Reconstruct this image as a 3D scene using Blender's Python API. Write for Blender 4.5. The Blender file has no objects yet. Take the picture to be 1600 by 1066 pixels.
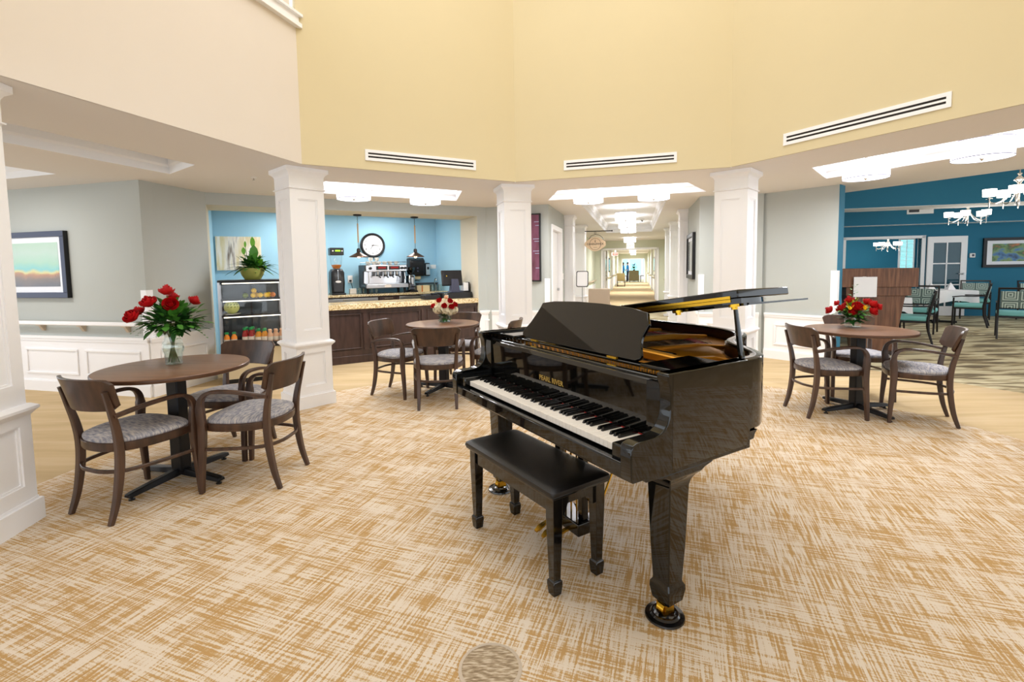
import bpy, bmesh, math, random
from mathutils import Vector, Matrix, geometry
random.seed(7)
PI = math.pi
scene = bpy.context.scene
C = scene.collection

# ---------------------------------------------------------------- camera
cam_d = bpy.data.cameras.new('camera')
cam = bpy.data.objects.new('camera', cam_d); C.objects.link(cam)
F_PX, PITCH, ROLL, CAM_H, CX, CY = 746.9058, 0.0710, -0.0159, 1.4046, 791.1304, 471.9549
cam_d.sensor_fit = 'HORIZONTAL'; cam_d.sensor_width = 36.0
cam_d.lens = F_PX / 1600 * 36.0
cam_d.shift_x = (800 - CX) / 1600; cam_d.shift_y = (CY - 533) / 1600
cam_d.clip_start = 0.05; cam_d.clip_end = 200
cam.matrix_world = (Matrix.Translation((0, 0, CAM_H)) @ Matrix.Rotation(PI/2 - PITCH, 4, 'X') @ Matrix.Rotation(ROLL, 4, 'Z'))
scene.camera = cam
# ---------------------------------------------------------------- world, light, exposure
world = bpy.data.worlds.new('world'); scene.world = world; world.use_nodes = True
world.node_tree.nodes['Background'].inputs[0].default_value = (0.87, 0.935, 1.0, 1)
world.node_tree.nodes['Background'].inputs[1].default_value = 1.8
def area_light(name, loc, sx, sy, energy, color, rot=(0, 0, 0), shape='RECTANGLE'):
    d = bpy.data.lights.new(name, 'AREA'); d.shape = shape; d.size = sx
    if shape in ('RECTANGLE', 'ELLIPSE'): d.size_y = sy
    d.energy = energy; d.color = color
    o = bpy.data.objects.new(name, d); C.objects.link(o); o.location = loc; o.rotation_euler = rot
    return o
area_light('atrium_key_light', (0.47, 2.77, 5.85), 4.2, 4.2, 140, (0.95, 0.97, 1.0))  # unseen area light added under the atrium ceiling as overhead key
scene.view_settings.view_transform = 'Standard'; scene.view_settings.look = 'None'
scene.view_settings.exposure = 0.27; scene.view_settings.gamma = 1.0
scene.view_settings.use_curve_mapping = False
try:
    scene.cycles.use_denoising = True
    scene.cycles.max_bounces = 8; scene.cycles.diffuse_bounces = 4; scene.cycles.glossy_bounces = 4
    scene.cycles.transparent_max_bounces = 8; scene.cycles.transmission_bounces = 6
    scene.cycles.sample_clamp_indirect = 6.0
    scene.cycles.caustics_reflective = False; scene.cycles.caustics_refractive = False
except Exception: pass

# ---------------------------------------------------------------- helpers: mesh builder
class MB:
    def __init__(s): s.v = []; s.f = []; s.m = []; s.cur = 0
    def add(s, vs, fs):
        o = len(s.v); s.v.extend([tuple(p) for p in vs])
        for f in fs: s.f.append([i + o for i in f]); s.m.append(s.cur)
        return s
    def box(s, x0, x1, y0, y1, z0, z1):
        if x0 > x1: x0, x1 = x1, x0
        if y0 > y1: y0, y1 = y1, y0
        if z0 > z1: z0, z1 = z1, z0
        return s.add([(x0,y0,z0),(x1,y0,z0),(x1,y1,z0),(x0,y1,z0),(x0,y0,z1),(x1,y0,z1),(x1,y1,z1),(x0,y1,z1)],
                     [(0,3,2,1),(4,5,6,7),(0,1,5,4),(1,2,6,5),(2,3,7,6),(3,0,4,7)])
    def cbox(s, c, sx, sy, sz, rz=0, rx=0, ry=0):
        M = Matrix.Translation(c) @ Matrix.Rotation(rz,4,'Z') @ Matrix.Rotation(ry,4,'Y') @ Matrix.Rotation(rx,4,'X')
        t = MB(); t.box(-sx/2,sx/2,-sy/2,sy/2,-sz/2,sz/2)
        return s.add([M @ Vector(p) for p in t.v], t.f)
    def merge(s, t, M=None):
        return s.add([(M @ Vector(p)) if M else p for p in t.v], t.f)
    def rings(s, rings, caps=True, closed=False):
        n = len(rings[0]); vs = [p for r in rings for p in r]; fs = []
        R = len(rings)
        for i in range(R if closed else R-1):
            a = i*n; b = ((i+1) % R)*n
            for j in range(n):
                k = (j+1) % n; fs.append((a+j, a+k, b+k, b+j))
        if caps and not closed:
            fs.append(tuple(range(n-1,-1,-1))); fs.append(tuple((R-1)*n+j for j in range(n)))
        return s.add(vs, fs)
    def cyl(s, p0, p1, r0, r1=None, seg=12, caps=True):
        r1 = r0 if r1 is None else r1
        p0 = Vector(p0); p1 = Vector(p1); d = (p1-p0).normalized()
        u = d.orthogonal().normalized(); w = d.cross(u)
        rg = [[p + (u*math.cos(2*PI*j/seg) + w*math.sin(2*PI*j/seg))*r for j in range(seg)] for p, r in ((p0,r0),(p1,r1))]
        return s.rings(rg, caps)
    def lathe(s, prof, c=(0,0,0), seg=20, caps=True, sx=1, sy=1):
        rg = [[(c[0]+r*sx*math.cos(2*PI*j/seg), c[1]+r*sy*math.sin(2*PI*j/seg), c[2]+z) for j in range(seg)] for r, z in prof]
        return s.rings(rg, caps)
    def tube(s, path, rad, seg=8, closed=False):
        P = [Vector(p) for p in path]; n = len(P); rg = []; u = None
        for i, p in enumerate(P):
            a = P[i-1] if (i > 0 or closed) else p; b = P[(i+1) % n] if (i < n-1 or closed) else p
            t = (b-a).normalized()
            if u is None: u = t.orthogonal().normalized()
            else:
                u = u - t*u.dot(t); u = u.normalized() if u.length > 1e-6 else t.orthogonal().normalized()
            w = t.cross(u); r = rad[i] if isinstance(rad, (list, tuple)) else rad
            rg.append([p + (u*math.cos(2*PI*j/seg)+w*math.sin(2*PI*j/seg))*r for j in range(seg)])
        return s.rings(rg, True, closed)
    def sweep(s, path, wid, thk, side=None, up=None, closed=False):
        """rectangular section; wid along `side` vector, thk along the other normal"""
        P = [Vector(p) for p in path]; n = len(P); rg = []
        for i, p in enumerate(P):
            a = P[i-1] if (i > 0 or closed) else p; b = P[(i+1) % n] if (i < n-1 or closed) else p
            t = (b-a).normalized()
            sd = Vector(side[i] if isinstance(side, list) else side) if side is not None else None
            if sd is None: sd = Vector(up).cross(t)
            sd = (sd - t*sd.dot(t)).normalized(); nn = t.cross(sd)
            w = (wid[i] if isinstance(wid, (list, tuple)) else wid)/2; h = (thk[i] if isinstance(thk, (list, tuple)) else thk)/2
            c = 0.28
            rg.append([p+sd*x*w+nn*y*h for x, y in ((1,1-c),(1-c,1),(-1+c,1),(-1,1-c),(-1,-1+c),(-1+c,-1),(1-c,-1),(1,-1+c))])
        return s.rings(rg, True, closed)
    def prism(s, poly, a0, a1, axis='z'):
        mp = {'z': lambda p,a:(p[0],p[1],a), 'x': lambda p,a:(a,p[0],p[1]), 'y': lambda p,a:(p[0],a,p[1])}[axis]
        n = len(poly); vs = [mp(p,a0) for p in poly]+[mp(p,a1) for p in poly]
        tri = geometry.tessellate_polygon([[Vector((p[0],p[1],0)) for p in poly]])
        fs = [tuple(t) for t in tri]+[tuple(i+n for i in reversed(t)) for t in tri]
        for i in range(n): j=(i+1)%n; fs.append((i,j,n+j,n+i))
        return s.add(vs, fs)
    def ball(s, c, rx, ry=None, rz=None, seg=12, rg=8, M=None):
        ry = rx if ry is None else ry; rz = rx if rz is None else rz
        rr = []
        for i in range(rg+1):
            a = -PI/2 + PI*i/rg; k = max(math.cos(a), 0.02)
            rr.append([Vector((rx*k*math.cos(2*PI*j/seg), ry*k*math.sin(2*PI*j/seg), rz*math.sin(a))) for j in range(seg)])
        rr = [[(Vector(c) + (M @ p if M else p)) for p in r] for r in rr]
        return s.rings(rr)
    def leaf(s, base, d, length, width, droop=0.2, up=(0,0,1), fold=0.15, n=4):
        base = Vector(base); d = Vector(d).normalized(); up = Vector(up)
        sd = d.cross(up)
        sd = sd.normalized() if sd.length > 1e-4 else d.orthogonal().normalized()
        nn = sd.cross(d).normalized(); vs = []; fs = []
        for i in range(n+1):
            t = i/n; w = width*0.5*math.sin(PI*min(1,(t*0.92+0.06)))**0.8 if i < n else 0.0008
            c = base + d*length*t - Vector((0,0,1))*droop*length*t*t
            vs += [c - sd*w + nn*fold*w, c, c + sd*w + nn*fold*w]
        for i in range(n):
            a = i*3; fs += [(a,a+1,a+4,a+3),(a+1,a+2,a+5,a+4)]
        return s.add(vs, fs)
    def mesh(s, name, smooth=38):
        me = bpy.data.meshes.new(name); me.from_pydata(s.v, [], s.f); me.update()
        bm = bmesh.new(); bm.from_mesh(me); bmesh.ops.recalc_face_normals(bm, faces=bm.faces); bm.to_mesh(me); bm.free()
        if smooth:
            me.polygons.foreach_set('use_smooth', [True]*len(me.polygons))
            me.set_sharp_from_angle(angle=math.radians(smooth))
        return me

def link(o, parent=None):
    C.objects.link(o)
    if parent is not None: o.parent = parent
    return o
def obj(name, mb, mat, parent=None, loc=(0,0,0), rz=0, bevel=0, smooth=38, seg=2):
    me = mb.mesh(name, smooth) if isinstance(mb, MB) else mb
    if mat is not None and len(me.materials) == 0: me.materials.append(M(mat) if isinstance(mat, str) else mat)
    o = bpy.data.objects.new(name, me); link(o, parent); o.location = loc; o.rotation_euler = (0,0,rz)
    if bevel:
        b = o.modifiers.new('bevel','BEVEL'); b.width = bevel; b.segments = seg; b.limit_method = 'ANGLE'; b.angle_limit = math.radians(40)
        b.harden_normals = False
    return o
def tag(o, label, cat, group=None):
    o['label'] = label; o['category'] = cat
    if group: o['group'] = group
    return o
def thing(name, label, cat, loc=(0,0,0), rz=0, group=None):
    o = bpy.data.objects.new(name, None); C.objects.link(o); o.empty_display_size = 0.1
    o.location = loc; o.rotation_euler = (0,0,rz); return tag(o, label, cat, group)
def struct(name, mb, mat, loc=(0,0,0), rz=0, label=None, bevel=0, smooth=30):
    o = obj(name, mb, mat, None, loc, rz, bevel, smooth); o['kind'] = 'structure'
    if label: o['label'] = label
    return o
def copy_tree(o, parent=None):
    c = o.copy(); C.objects.link(c); c.parent = parent
    for ch in list(o.children): copy_tree(ch, c)
    return c
def dup(root, loc, rz, label, group=None):
    c = copy_tree(root); c.location = loc; c.rotation_euler = (0,0,rz); c['label'] = label
    if group: c['group'] = group
    return c
def text_mesh(body, size, ext=0.001, align='CENTER', bold=0.0):
    cu = bpy.data.curves.new('t','FONT'); cu.body = body; cu.size = size; cu.extrude = ext; cu.offset = bold
    cu.align_x = align; cu.align_y = 'CENTER'; cu.resolution_u = 3
    o = bpy.data.objects.new('t', cu); C.objects.link(o)
    dg = bpy.context.evaluated_depsgraph_get(); dg.update()
    me = bpy.data.meshes.new_from_object(o.evaluated_get(dg)); bpy.data.objects.remove(o); 
    me.materials.clear()
    return me
def text_part(name, body, size, mat, parent, loc, rot, ext=0.001, bold=0.0):
    me = text_mesh(body, size, ext, bold=bold); me.materials.append(M(mat))
    o = bpy.data.objects.new(name, me); link(o, parent); o.location = loc; o.rotation_euler = rot
    return o

# ---------------------------------------------------------------- materials
MATS = {}
def srgb(c):
    f = lambda x: (x/255/12.92 if x/255 <= 0.04045 else ((x/255+0.055)/1.055)**2.4)
    return (f(c[0]), f(c[1]), f(c[2]), 1)
def new_mat(name):
    m = bpy.data.materials.new(name); m.use_nodes = True; MATS[name] = m
    nt = m.node_tree; b = nt.nodes['Principled BSDF']; return m, nt, b
def mat(name, col, rough=0.6, metal=0, coat=0, trans=0, emit=None, estr=0, ior=1.45, noise=0.0, nscale=20, bump=0.0, bscale=120, spec=None, sheen=0):
    m, nt, b = new_mat(name)
    b.inputs['Base Color'].default_value = srgb(col); b.inputs['Roughness'].default_value = rough
    b.inputs['Metallic'].default_value = metal; b.inputs['IOR'].default_value = ior
    b.inputs['Coat Weight'].default_value = coat; b.inputs['Transmission Weight'].default_value = trans
    if spec is not None: b.inputs['Specular IOR Level'].default_value = spec
    if sheen: b.inputs['Sheen Weight'].default_value = sheen
    if emit: b.inputs['Emission Color'].default_value = srgb(emit); b.inputs['Emission Strength'].default_value = estr
    if noise or bump:
        tc = nt.nodes.new('ShaderNodeTexCoord')
    if noise:
        n = nt.nodes.new('ShaderNodeTexNoise'); n.inputs['Scale'].default_value = nscale; n.inputs['Detail'].default_value = 4
        r = nt.nodes.new('ShaderNodeMix'); r.data_type = 'RGBA'
        k = 1-noise; a = srgb(col)
        r.inputs[6].default_value = (a[0]*k, a[1]*k, a[2]*k, 1); r.inputs[7].default_value = tuple(min(1, x*(1+noise*0.6)) for x in a[:3])+(1,)
        nt.links.new(tc.outputs['Object'], n.inputs['Vector']); nt.links.new(n.outputs['Fac'], r.inputs[0]); nt.links.new(r.outputs[2], b.inputs['Base Color'])
    if bump:
        n2 = nt.nodes.new('ShaderNodeTexNoise'); n2.inputs['Scale'].default_value = bscale; n2.inputs['Detail'].default_value = 3
        bp = nt.nodes.new('ShaderNodeBump'); bp.inputs['Strength'].default_value = bump; bp.inputs['Distance'].default_value = 0.01
        nt.links.new(tc.outputs['Object'], n2.inputs['Vector']); nt.links.new(n2.outputs['Fac'], bp.inputs['Height']); nt.links.new(bp.outputs['Normal'], b.inputs['Normal'])
    return m
def M(name): return MATS[name]
def streak_mat(name, cols, scale, rz=0, rough=0.7, stops=None, coat=0, detail=4, dist=0.0, bump=0.0, metal=0):
    """noise stretched by a scale vector and mapped on a ramp of colours"""
    m, nt, b = new_mat(name); N = nt.nodes; L = nt.links
    tc = N.new('ShaderNodeTexCoord'); mp = N.new('ShaderNodeMapping'); mp.inputs['Scale'].default_value = scale; mp.inputs['Rotation'].default_value = (0,0,rz)
    n = N.new('ShaderNodeTexNoise'); n.inputs['Scale'].default_value = 1; n.inputs['Detail'].default_value = detail; n.inputs['Distortion'].default_value = dist
    r = N.new('ShaderNodeValToRGB'); e = r.color_ramp.elements
    stops = stops or [0.3 + 0.4*i/(len(cols)-1) for i in range(len(cols))]
    while len(e) < len(cols): e.new(0.5)
    for i, (p, c) in enumerate(zip(stops, cols)): e[i].position = p; e[i].color = srgb(c)
    L.new(tc.outputs['Object'], mp.inputs[0]); L.new(mp.outputs[0], n.inputs['Vector']); L.new(n.outputs['Fac'], r.inputs[0]); L.new(r.outputs[0], b.inputs['Base Color'])
    b.inputs['Roughness'].default_value = rough; b.inputs['Coat Weight'].default_value = coat; b.inputs['Coat Roughness'].default_value = 0.1; b.inputs['Metallic'].default_value = metal
    if bump:
        bp = N.new('ShaderNodeBump'); bp.inputs['Strength'].default_value = bump; bp.inputs['Distance'].default_value = 0.005
        L.new(n.outputs['Fac'], bp.inputs['Height']); L.new(bp.outputs['Normal'], b.inputs['Normal'])
    return m
def carpet_atrium():
    m, nt, b = new_mat('carpet_atrium'); N = nt.nodes; L = nt.links
    tc = N.new('ShaderNodeTexCoord'); rot = N.new('ShaderNodeMapping'); rot.inputs['Rotation'].default_value = (0,0,math.radians(20))
    L.new(tc.outputs['Object'], rot.inputs[0])
    def noise(sc, det=3, rough=0.6):
        mp = N.new('ShaderNodeMapping'); mp.inputs['Scale'].default_value = sc; L.new(rot.outputs[0], mp.inputs[0])
        n = N.new('ShaderNodeTexNoise'); n.inputs['Scale'].default_value = 1; n.inputs['Detail'].default_value = det; n.inputs['Roughness'].default_value = rough
        L.new(mp.outputs[0], n.inputs['Vector']); return n.outputs['Fac']
    def ramp(fac, a, c):
        r = N.new('ShaderNodeMapRange'); r.inputs[1].default_value = a; r.inputs[2].default_value = c; L.new(fac, r.inputs[0]); return r.outputs[0]
    def math_(op, a, c):
        n = N.new('ShaderNodeMath'); n.operation = op
        for i, x in enumerate((a, c)):
            if isinstance(x, (int, float)): n.inputs[i].default_value = x
            else: L.new(x, n.inputs[i])
        return n.outputs[0]
    hx = noise((4.5, 105, 1), 2, 0.6); hy = noise((105, 4.5, 1), 2, 0.6)      # dashes along x / along y
    patch = math_('ADD', math_('MULTIPLY', ramp(noise((2.6, 2.6, 1), 3, 0.7), 0.36, 0.64), 0.5), 0.25)
    mix = math_('ADD', math_('MULTIPLY', hx, patch), math_('MULTIPLY', hy, math_('SUBTRACT', 1.0, patch)))
    bl = math_('SUBTRACT', math_('MULTIPLY', math_('ADD', noise((2.0, 12.0, 1), 3), noise((12.0, 2.0, 1), 3)), 0.5), 0.5)
    speck = math_('SUBTRACT', noise((190, 190, 1), 1), 0.5)
    fac = math_('ADD', math_('ADD', mix, math_('MULTIPLY', bl, 0.42)), math_('MULTIPLY', speck, 0.16))
    fac = ramp(fac, 0.435, 0.535)
    r = N.new('ShaderNodeValToRGB'); e = r.color_ramp.elements; e.new(0.5)
    for i, (p, c) in enumerate(((0.05, (192,154,102)), (0.5, (208,180,140)), (0.95, (226,212,194)))): e[i].position = p; e[i].color = srgb(c)
    L.new(fac, r.inputs[0]); L.new(r.outputs[0], b.inputs['Base Color']); b.inputs['Roughness'].default_value = 0.95
    b.inputs['Specular IOR Level'].default_value = 0.1
    bp = N.new('ShaderNodeBump'); bp.inputs['Strength'].default_value = 0.35; bp.inputs['Distance'].default_value = 0.006
    L.new(fac, bp.inputs['Height']); L.new(bp.outputs['Normal'], b.inputs['Normal'])
carpet_atrium()
streak_mat('carpet_ring', [(190,164,122),(200,174,132),(208,184,146)], (0.9, 7, 1), math.radians(16), 0.95, dist=0.6)
streak_mat('carpet_dining', [(112,98,74),(170,154,118),(212,202,168)], (1.5, 7, 1), math.radians(16), 0.95, [0.38,0.48,0.58], dist=1.0)
mat('wall_yellow', (221,206,168), 0.85, noise=0.02, nscale=3)
mat('wall_upper_pale', (229,219,208), 0.85, noise=0.02, nscale=3)  # paler, less saturated tone than the yellow upper walls
mat('wall_sage', (184,188,184), 0.85, noise=0.02, nscale=3)
mat('wall_sage_green', (212,215,196), 0.85)
mat('wall_blue', (160,204,226), 0.85, noise=0.02, nscale=3)
mat('wall_teal', (34,112,142), 0.75, noise=0.03, nscale=3)
mat('wall_jamb', (214,206,188), 0.85)
mat('ceiling_white', (232,227,223), 0.9)
mat('cove_white', (246,246,248), 0.9)
mat('trim_white', (248,247,249), 0.45)
mat('guard_plastic', (246,246,250), 0.3)
mat('vent_black', (28,22,18), 0.6)
mat('piano_black', (7,7,6), 0.035, coat=0.2, spec=0.5)
mat('key_white', (240,234,226), 0.25)
mat('key_black', (12,12,12), 0.22)
mat('brass', (212,166,52), 0.24, metal=1)
mat('plate_gold', (214,150,44), 0.34, metal=0.55)
mat('felt_red', (190,22,28), 0.9)
mat('gilt', (200,170,90), 0.3, metal=0.7)
mat('steel', (190,190,192), 0.28, metal=1)
mat('steel_bright', (215,215,218), 0.14, metal=1)
mat('string_copper', (150,110,80), 0.35, metal=1)
streak_mat('rim_inner_wood', [(52,20,12),(84,36,20)], (3,3,30), 0, 0.3, coat=0.3)
mat('leather_black', (18,15,14), 0.42, bump=0.12, bscale=260)
mat('wood_gloss_black', (12,10,9), 0.10, coat=0.4)
mat('cup_black', (14,14,16), 0.15, coat=0.5)
streak_mat('chair_wood', [(48,32,23),(68,45,32),(82,56,40)], (22,22,3), 0, 0.38, coat=0.15)
streak_mat('table_wood', [(104,68,42),(126,86,56),(140,98,66)], (3,34,10), 0.3, 0.35, coat=0.15)
mat('table_edge', (82,54,36), 0.4)
mat('metal_black', (20,20,23), 0.4, metal=0.3)
streak_mat('seat_fabric', [(112,114,130),(166,164,170),(206,198,190)], (26,120,26), 0.5, 0.9, bump=0.1)
streak_mat('granite', [(110,78,44),(196,168,118),(226,206,164),(240,228,196)], (60,60,60), 0, 0.2, [0.30,0.42,0.53,0.68], coat=0.3, detail=8)
streak_mat('bar_wood', [(44,28,24),(60,40,35),(70,48,42)], (22,22,3), 0, 0.4, coat=0.1)
streak_mat('podium_wood', [(84,52,32),(112,72,46),(132,90,60)], (40,40,3), 0, 0.4)
mat('black_plastic', (22,22,25), 0.35)
mat('dark_grey', (52,54,60), 0.45)
mat('grey_blue', (62,64,84), 0.45)
mat('white_plastic', (236,234,232), 0.4)
mat('porcelain', (244,242,238), 0.15)
mat('paper_white', (246,246,248), 0.7)
mat('paper_tan', (226,206,162), 0.7)
mat('pendant_metal', (96,74,62), 0.35, metal=0.8)
mat('oil_bronze', (40,32,28), 0.4, metal=0.6)
mat('rope_tan', (176,142,104), 0.9)
mat('bulb', (255,214,150), 0.4, emit=(255,206,140), estr=30)
mat('lamp_shade', (250,250,252), 0.7, emit=(250,248,255), estr=1.7)
mat('lamp_band', (150,150,176), 0.4, metal=0.2)
mat('sconce_shade', (255,248,236), 0.6, emit=(255,246,232), estr=3.5)
mat('nickel', (200,196,190), 0.22, metal=1)
def glass(name, col=(255,255,255), rough=0.0, alpha=0.12):
    """thin clear pane: mostly transparent with fresnel gloss"""
    m, nt, b = new_mat(name); N = nt.nodes; L = nt.links
    tr = N.new('ShaderNodeBsdfTransparent'); tr.inputs[0].default_value = srgb(col)
    gl = N.new('ShaderNodeBsdfGlossy'); gl.inputs['Roughness'].default_value = 0.03
    fr = N.new('ShaderNodeLayerWeight'); fr.inputs[0].default_value = 0.5
    pw = N.new('ShaderNodeMath'); pw.operation = 'POWER'; pw.inputs[1].default_value = 5.0; L.new(fr.outputs['Facing'], pw.inputs[0])
    ad = N.new('ShaderNodeMath'); ad.operation = 'MULTIPLY_ADD'; ad.inputs[1].default_value = 0.9; ad.inputs[2].default_value = alpha*0.3
    mx = N.new('ShaderNodeMixShader'); L.new(pw.outputs[0], ad.inputs[0]); L.new(ad.outputs[0], mx.inputs[0])
    L.new(tr.outputs[0], mx.inputs[1]); L.new(gl.outputs[0], mx.inputs[2]); L.new(mx.outputs[0], N['Material Output'].inputs[0]); return m
glass('glass_thin'); glass('glass_vase', (248,251,249), alpha=0.25); glass('glass_dark', (60,90,95), alpha=0.3)
mat('water', (236,244,238), 0.05, trans=0.9, ior=1.33)
mat('leaf_dark', (34,84,28), 0.5, noise=0.25, nscale=14)
mat('leaf_mid', (72,132,46), 0.5, noise=0.25, nscale=14)
mat('leaf_bright', (104,170,44), 0.45, noise=0.2, nscale=10)
mat('leaf_yellow', (196,200,60), 0.5)
mat('stem_green', (72,104,44), 0.6)
mat('rose_red', (196,12,20), 0.55, noise=0.3, nscale=40)
mat('rose_deep', (150,8,16), 0.6)
mat('hydrangea', (244,236,206), 0.7, noise=0.1, nscale=60)
mat('pot_green', (176,178,92), 0.35, noise=0.2, nscale=12)
mat('lemon', (250,206,24), 0.4); mat('lime', (120,140,50), 0.4); mat('mango', (206,120,50), 0.4)
mat('melon', (206,212,130), 0.55, noise=0.25, nscale=18)
mat('cap_green', (22,150,80), 0.4); mat('juice_orange', (255,150,10), 0.25); mat('juice_red', (160,24,24), 0.25); mat('juice_amber', (222,150,40), 0.25); mat('juice_pink', (238,190,150), 0.3)
mat('label_white', (236,226,214), 0.6)
mat('cabinet_tan', (216,200,166), 0.55)
mat('lcd_green', (120,220,40), 0.4, emit=(170,230,30), estr=1.2)
mat('frame_navy', (52,60,86), 0.4); mat('frame_black', (16,15,18), 0.4); mat('matboard', (238,240,246), 0.8)
mat('sign_tan', (232,204,172), 0.6); mat('sign_ink', (66,44,36), 0.6); mat('exit_red', (240,60,30), 0.5, emit=(255,60,24), estr=2.0)
mat('exit_white', (250,244,240), 0.5, emit=(255,250,246), estr=1.2); mat('alarm_red', (170,20,24), 0.4)
mat('sofa_olive', (128,112,70), 0.9, bump=0.1); mat('sofa_plaid', (112,102,70), 0.9, noise=0.3, nscale=14)
mat('ottoman_taupe', (188,170,152), 0.9); mat('wood_dark', (44,32,22), 0.5)
mat('cloth_white', (236,236,240), 0.85, bump=0.05); mat('seat_teal', (124,194,194), 0.7)
mat('chair_metal', (24,18,18), 0.35)
mat('scrub_blue', (20,120,176), 0.8); mat('trouser_navy', (20,24,40), 0.8); mat('skin', (190,140,112), 0.6); mat('hair_dark', (24,18,16), 0.7)
mat('daylight_pane', (150,220,226), 0.3, emit=(150,226,232), estr=1.0)
mat('mirror_pane', (188,204,200), 0.08, metal=0.7)
mat('pane_dark', (40,78,92), 0.08)
mat('case_back', (60,70,74), 0.12)
# ================================================================ THE SETTING
H = 2.44
C0 = Vector((0.465, 2.77)); RV = 3.122
def oct_v(k, s=1.0):
    a = math.radians(96.1 + (2-k)*45); return C0 + Vector((math.cos(a), math.sin(a)))*RV*s
V = [oct_v(k) for k in range(8)]
def frame(p0, p1):
    p0 = Vector(p0[:2]); p1 = Vector(p1[:2]); d = (p1-p0).normalized(); return p0, d, Vector((-d.y, d.x)), math.atan2(d.y, d.x), (p1-p0).length
RC = math.radians(-15.2); W2 = Vector((-0.2, 8.21)); EC = Vector((math.cos(RC), math.sin(RC))); MC = Vector((-math.sin(RC), math.cos(RC)))
def em(e, m, z=0): p = W2 + EC*e + MC*m; return (p.x, p.y, z)
RB = math.radians(29.44); AB = Vector((-3.864, 6.252)); DB = Vector((math.cos(RB), math.sin(RB))); NB = Vector((-math.sin(RB), math.cos(RB)))
def st(s, t, z=0): p = AB + DB*s + NB*t; return (p.x, p.y, z)

# ---- floors
me = MB(); n = 96; RF = 3.66
me.add([(C0.x+RF*math.cos(2*PI*j/n), C0.y+RF*math.sin(2*PI*j/n), 0.0) for j in range(n)]+[(C0.x+RF*math.cos(2*PI*j/n), C0.y+RF*math.sin(2*PI*j/n), -0.05) for j in range(n)],
       [tuple(range(n))]+[(j,(j+1)%n,n+(j+1)%n,n+j) for j in range(n)])
struct('floor', me, 'carpet_atrium', label='tan cross-hatched carpet under the atrium')
me = MB()
fp = [(-9.5,-4), (11.0,-4.2), (4.95,6.0), (4.2,8.6), tuple(em(3.6,39)[:2]), tuple(em(0.6,39)[:2]), tuple(em(0.4,3)[:2]), (-1.2,11.2), (-6,9.6), (-9.5,8.6)]
cp = [(C0.x+RF*math.cos(2*PI*j/n), C0.y+RF*math.sin(2*PI*j/n)) for j in range(n)]
def poly_with_holes(outer, holes, z):
    vs = [Vector(p[:2]) for p in outer]; fs = [list(range(len(outer)))]
    for h in holes:
        fs.append(list(range(len(vs), len(vs)+len(h)))); vs += [Vector(p[:2]) for p in h]
    r = geometry.delaunay_2d_cdt(vs, [], fs, 0, 1e-6)
    def inside(p, poly):
        c = False; k = len(poly)
        for i in range(k):
            a = poly[i]; b = poly[i-1]
            if (a[1] > p.y) != (b[1] > p.y) and p.x < (b[0]-a[0])*(p.y-a[1])/(b[1]-a[1])+a[0]: c = not c
        return c
    mb = MB(); keep = []
    for f in r[2]:
        cc = sum((r[0][i] for i in f), Vector((0,0)))/len(f)
        if inside(cc, outer) and not any(inside(cc, h) for h in holes): keep.append(f)
    mb.add([(p.x, p.y, z) for p in r[0]], keep); return mb
struct('floor_ring', poly_with_holes(fp, [cp], 0.0), 'carpet_ring', label='plain sandy carpet of the ring hallway and corridor')
me = MB(); me.add([(5.0,5.75,0.001),(7.6,1.0,0.001),(18,-2,0.001),(18,16,0.001),(3.0,16,0.001),(4.0,8.6,0.001),(4.45,6.55,0.001)], [tuple(range(7))])
struct('floor_dining', me, 'carpet_dining', label='brown and cream streaked carpet of the dining room')

# ---- ceiling with its lit recesses
def facet(k):
    a, b = V[k], V[(k+1)%8]; mid = (a+b)/2; t = (b-a).normalized(); nn = Vector((-t.y, t.x))
    if nn.dot(mid-C0) < 0: nn = -nn
    return mid, t, nn
def facet_pt(k, u, d): mid, t, nn = facet(k); p = mid + t*u + nn*d; return (p.x, p.y)
coves = []
for k, d0, d1, h0, h1 in ((0,0.95,1.57,0.86,1.10),(1,0.85,1.76,0.86,1.16),(2,0.84,1.72,0.83,1.14),(3,0.85,1.72,0.83,1.14)):
    coves.append([facet_pt(k,-h0,d0), facet_pt(k,h0,d0), facet_pt(k,h1,d1), facet_pt(k,-h1,d1)])
coves.append([tuple(em(1.46,0.35)[:2]), tuple(em(2.81,0.35)[:2]), tuple(em(2.81,7.4)[:2]), tuple(em(1.46,7.4)[:2])])
coves.append([facet_pt(0,-0.68,2.6), facet_pt(0,0.70,2.6), facet_pt(0,0.70,8.0), facet_pt(0,-0.68,8.0)])
cpoly = [(-9.5,-4), (10.96,-4), (5.88,5.49), (4.96,7.14), (4.5,7.96), tuple(em(4.15,0.35)[:2]), tuple(em(3.7,2.0)[:2]), tuple(em(3.7,39)[:2]), tuple(em(0.5,39)[:2]), tuple(em(0.4,3)[:2]), (-1.2,11.2), (-6,9.6), (-9.5,8.6)]
octp = [(v.x, v.y) for v in V]
ceil = struct('ceiling', poly_with_holes(cpoly, [octp]+coves, H), 'ceiling_white', label='low white ceiling around the atrium')
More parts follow.
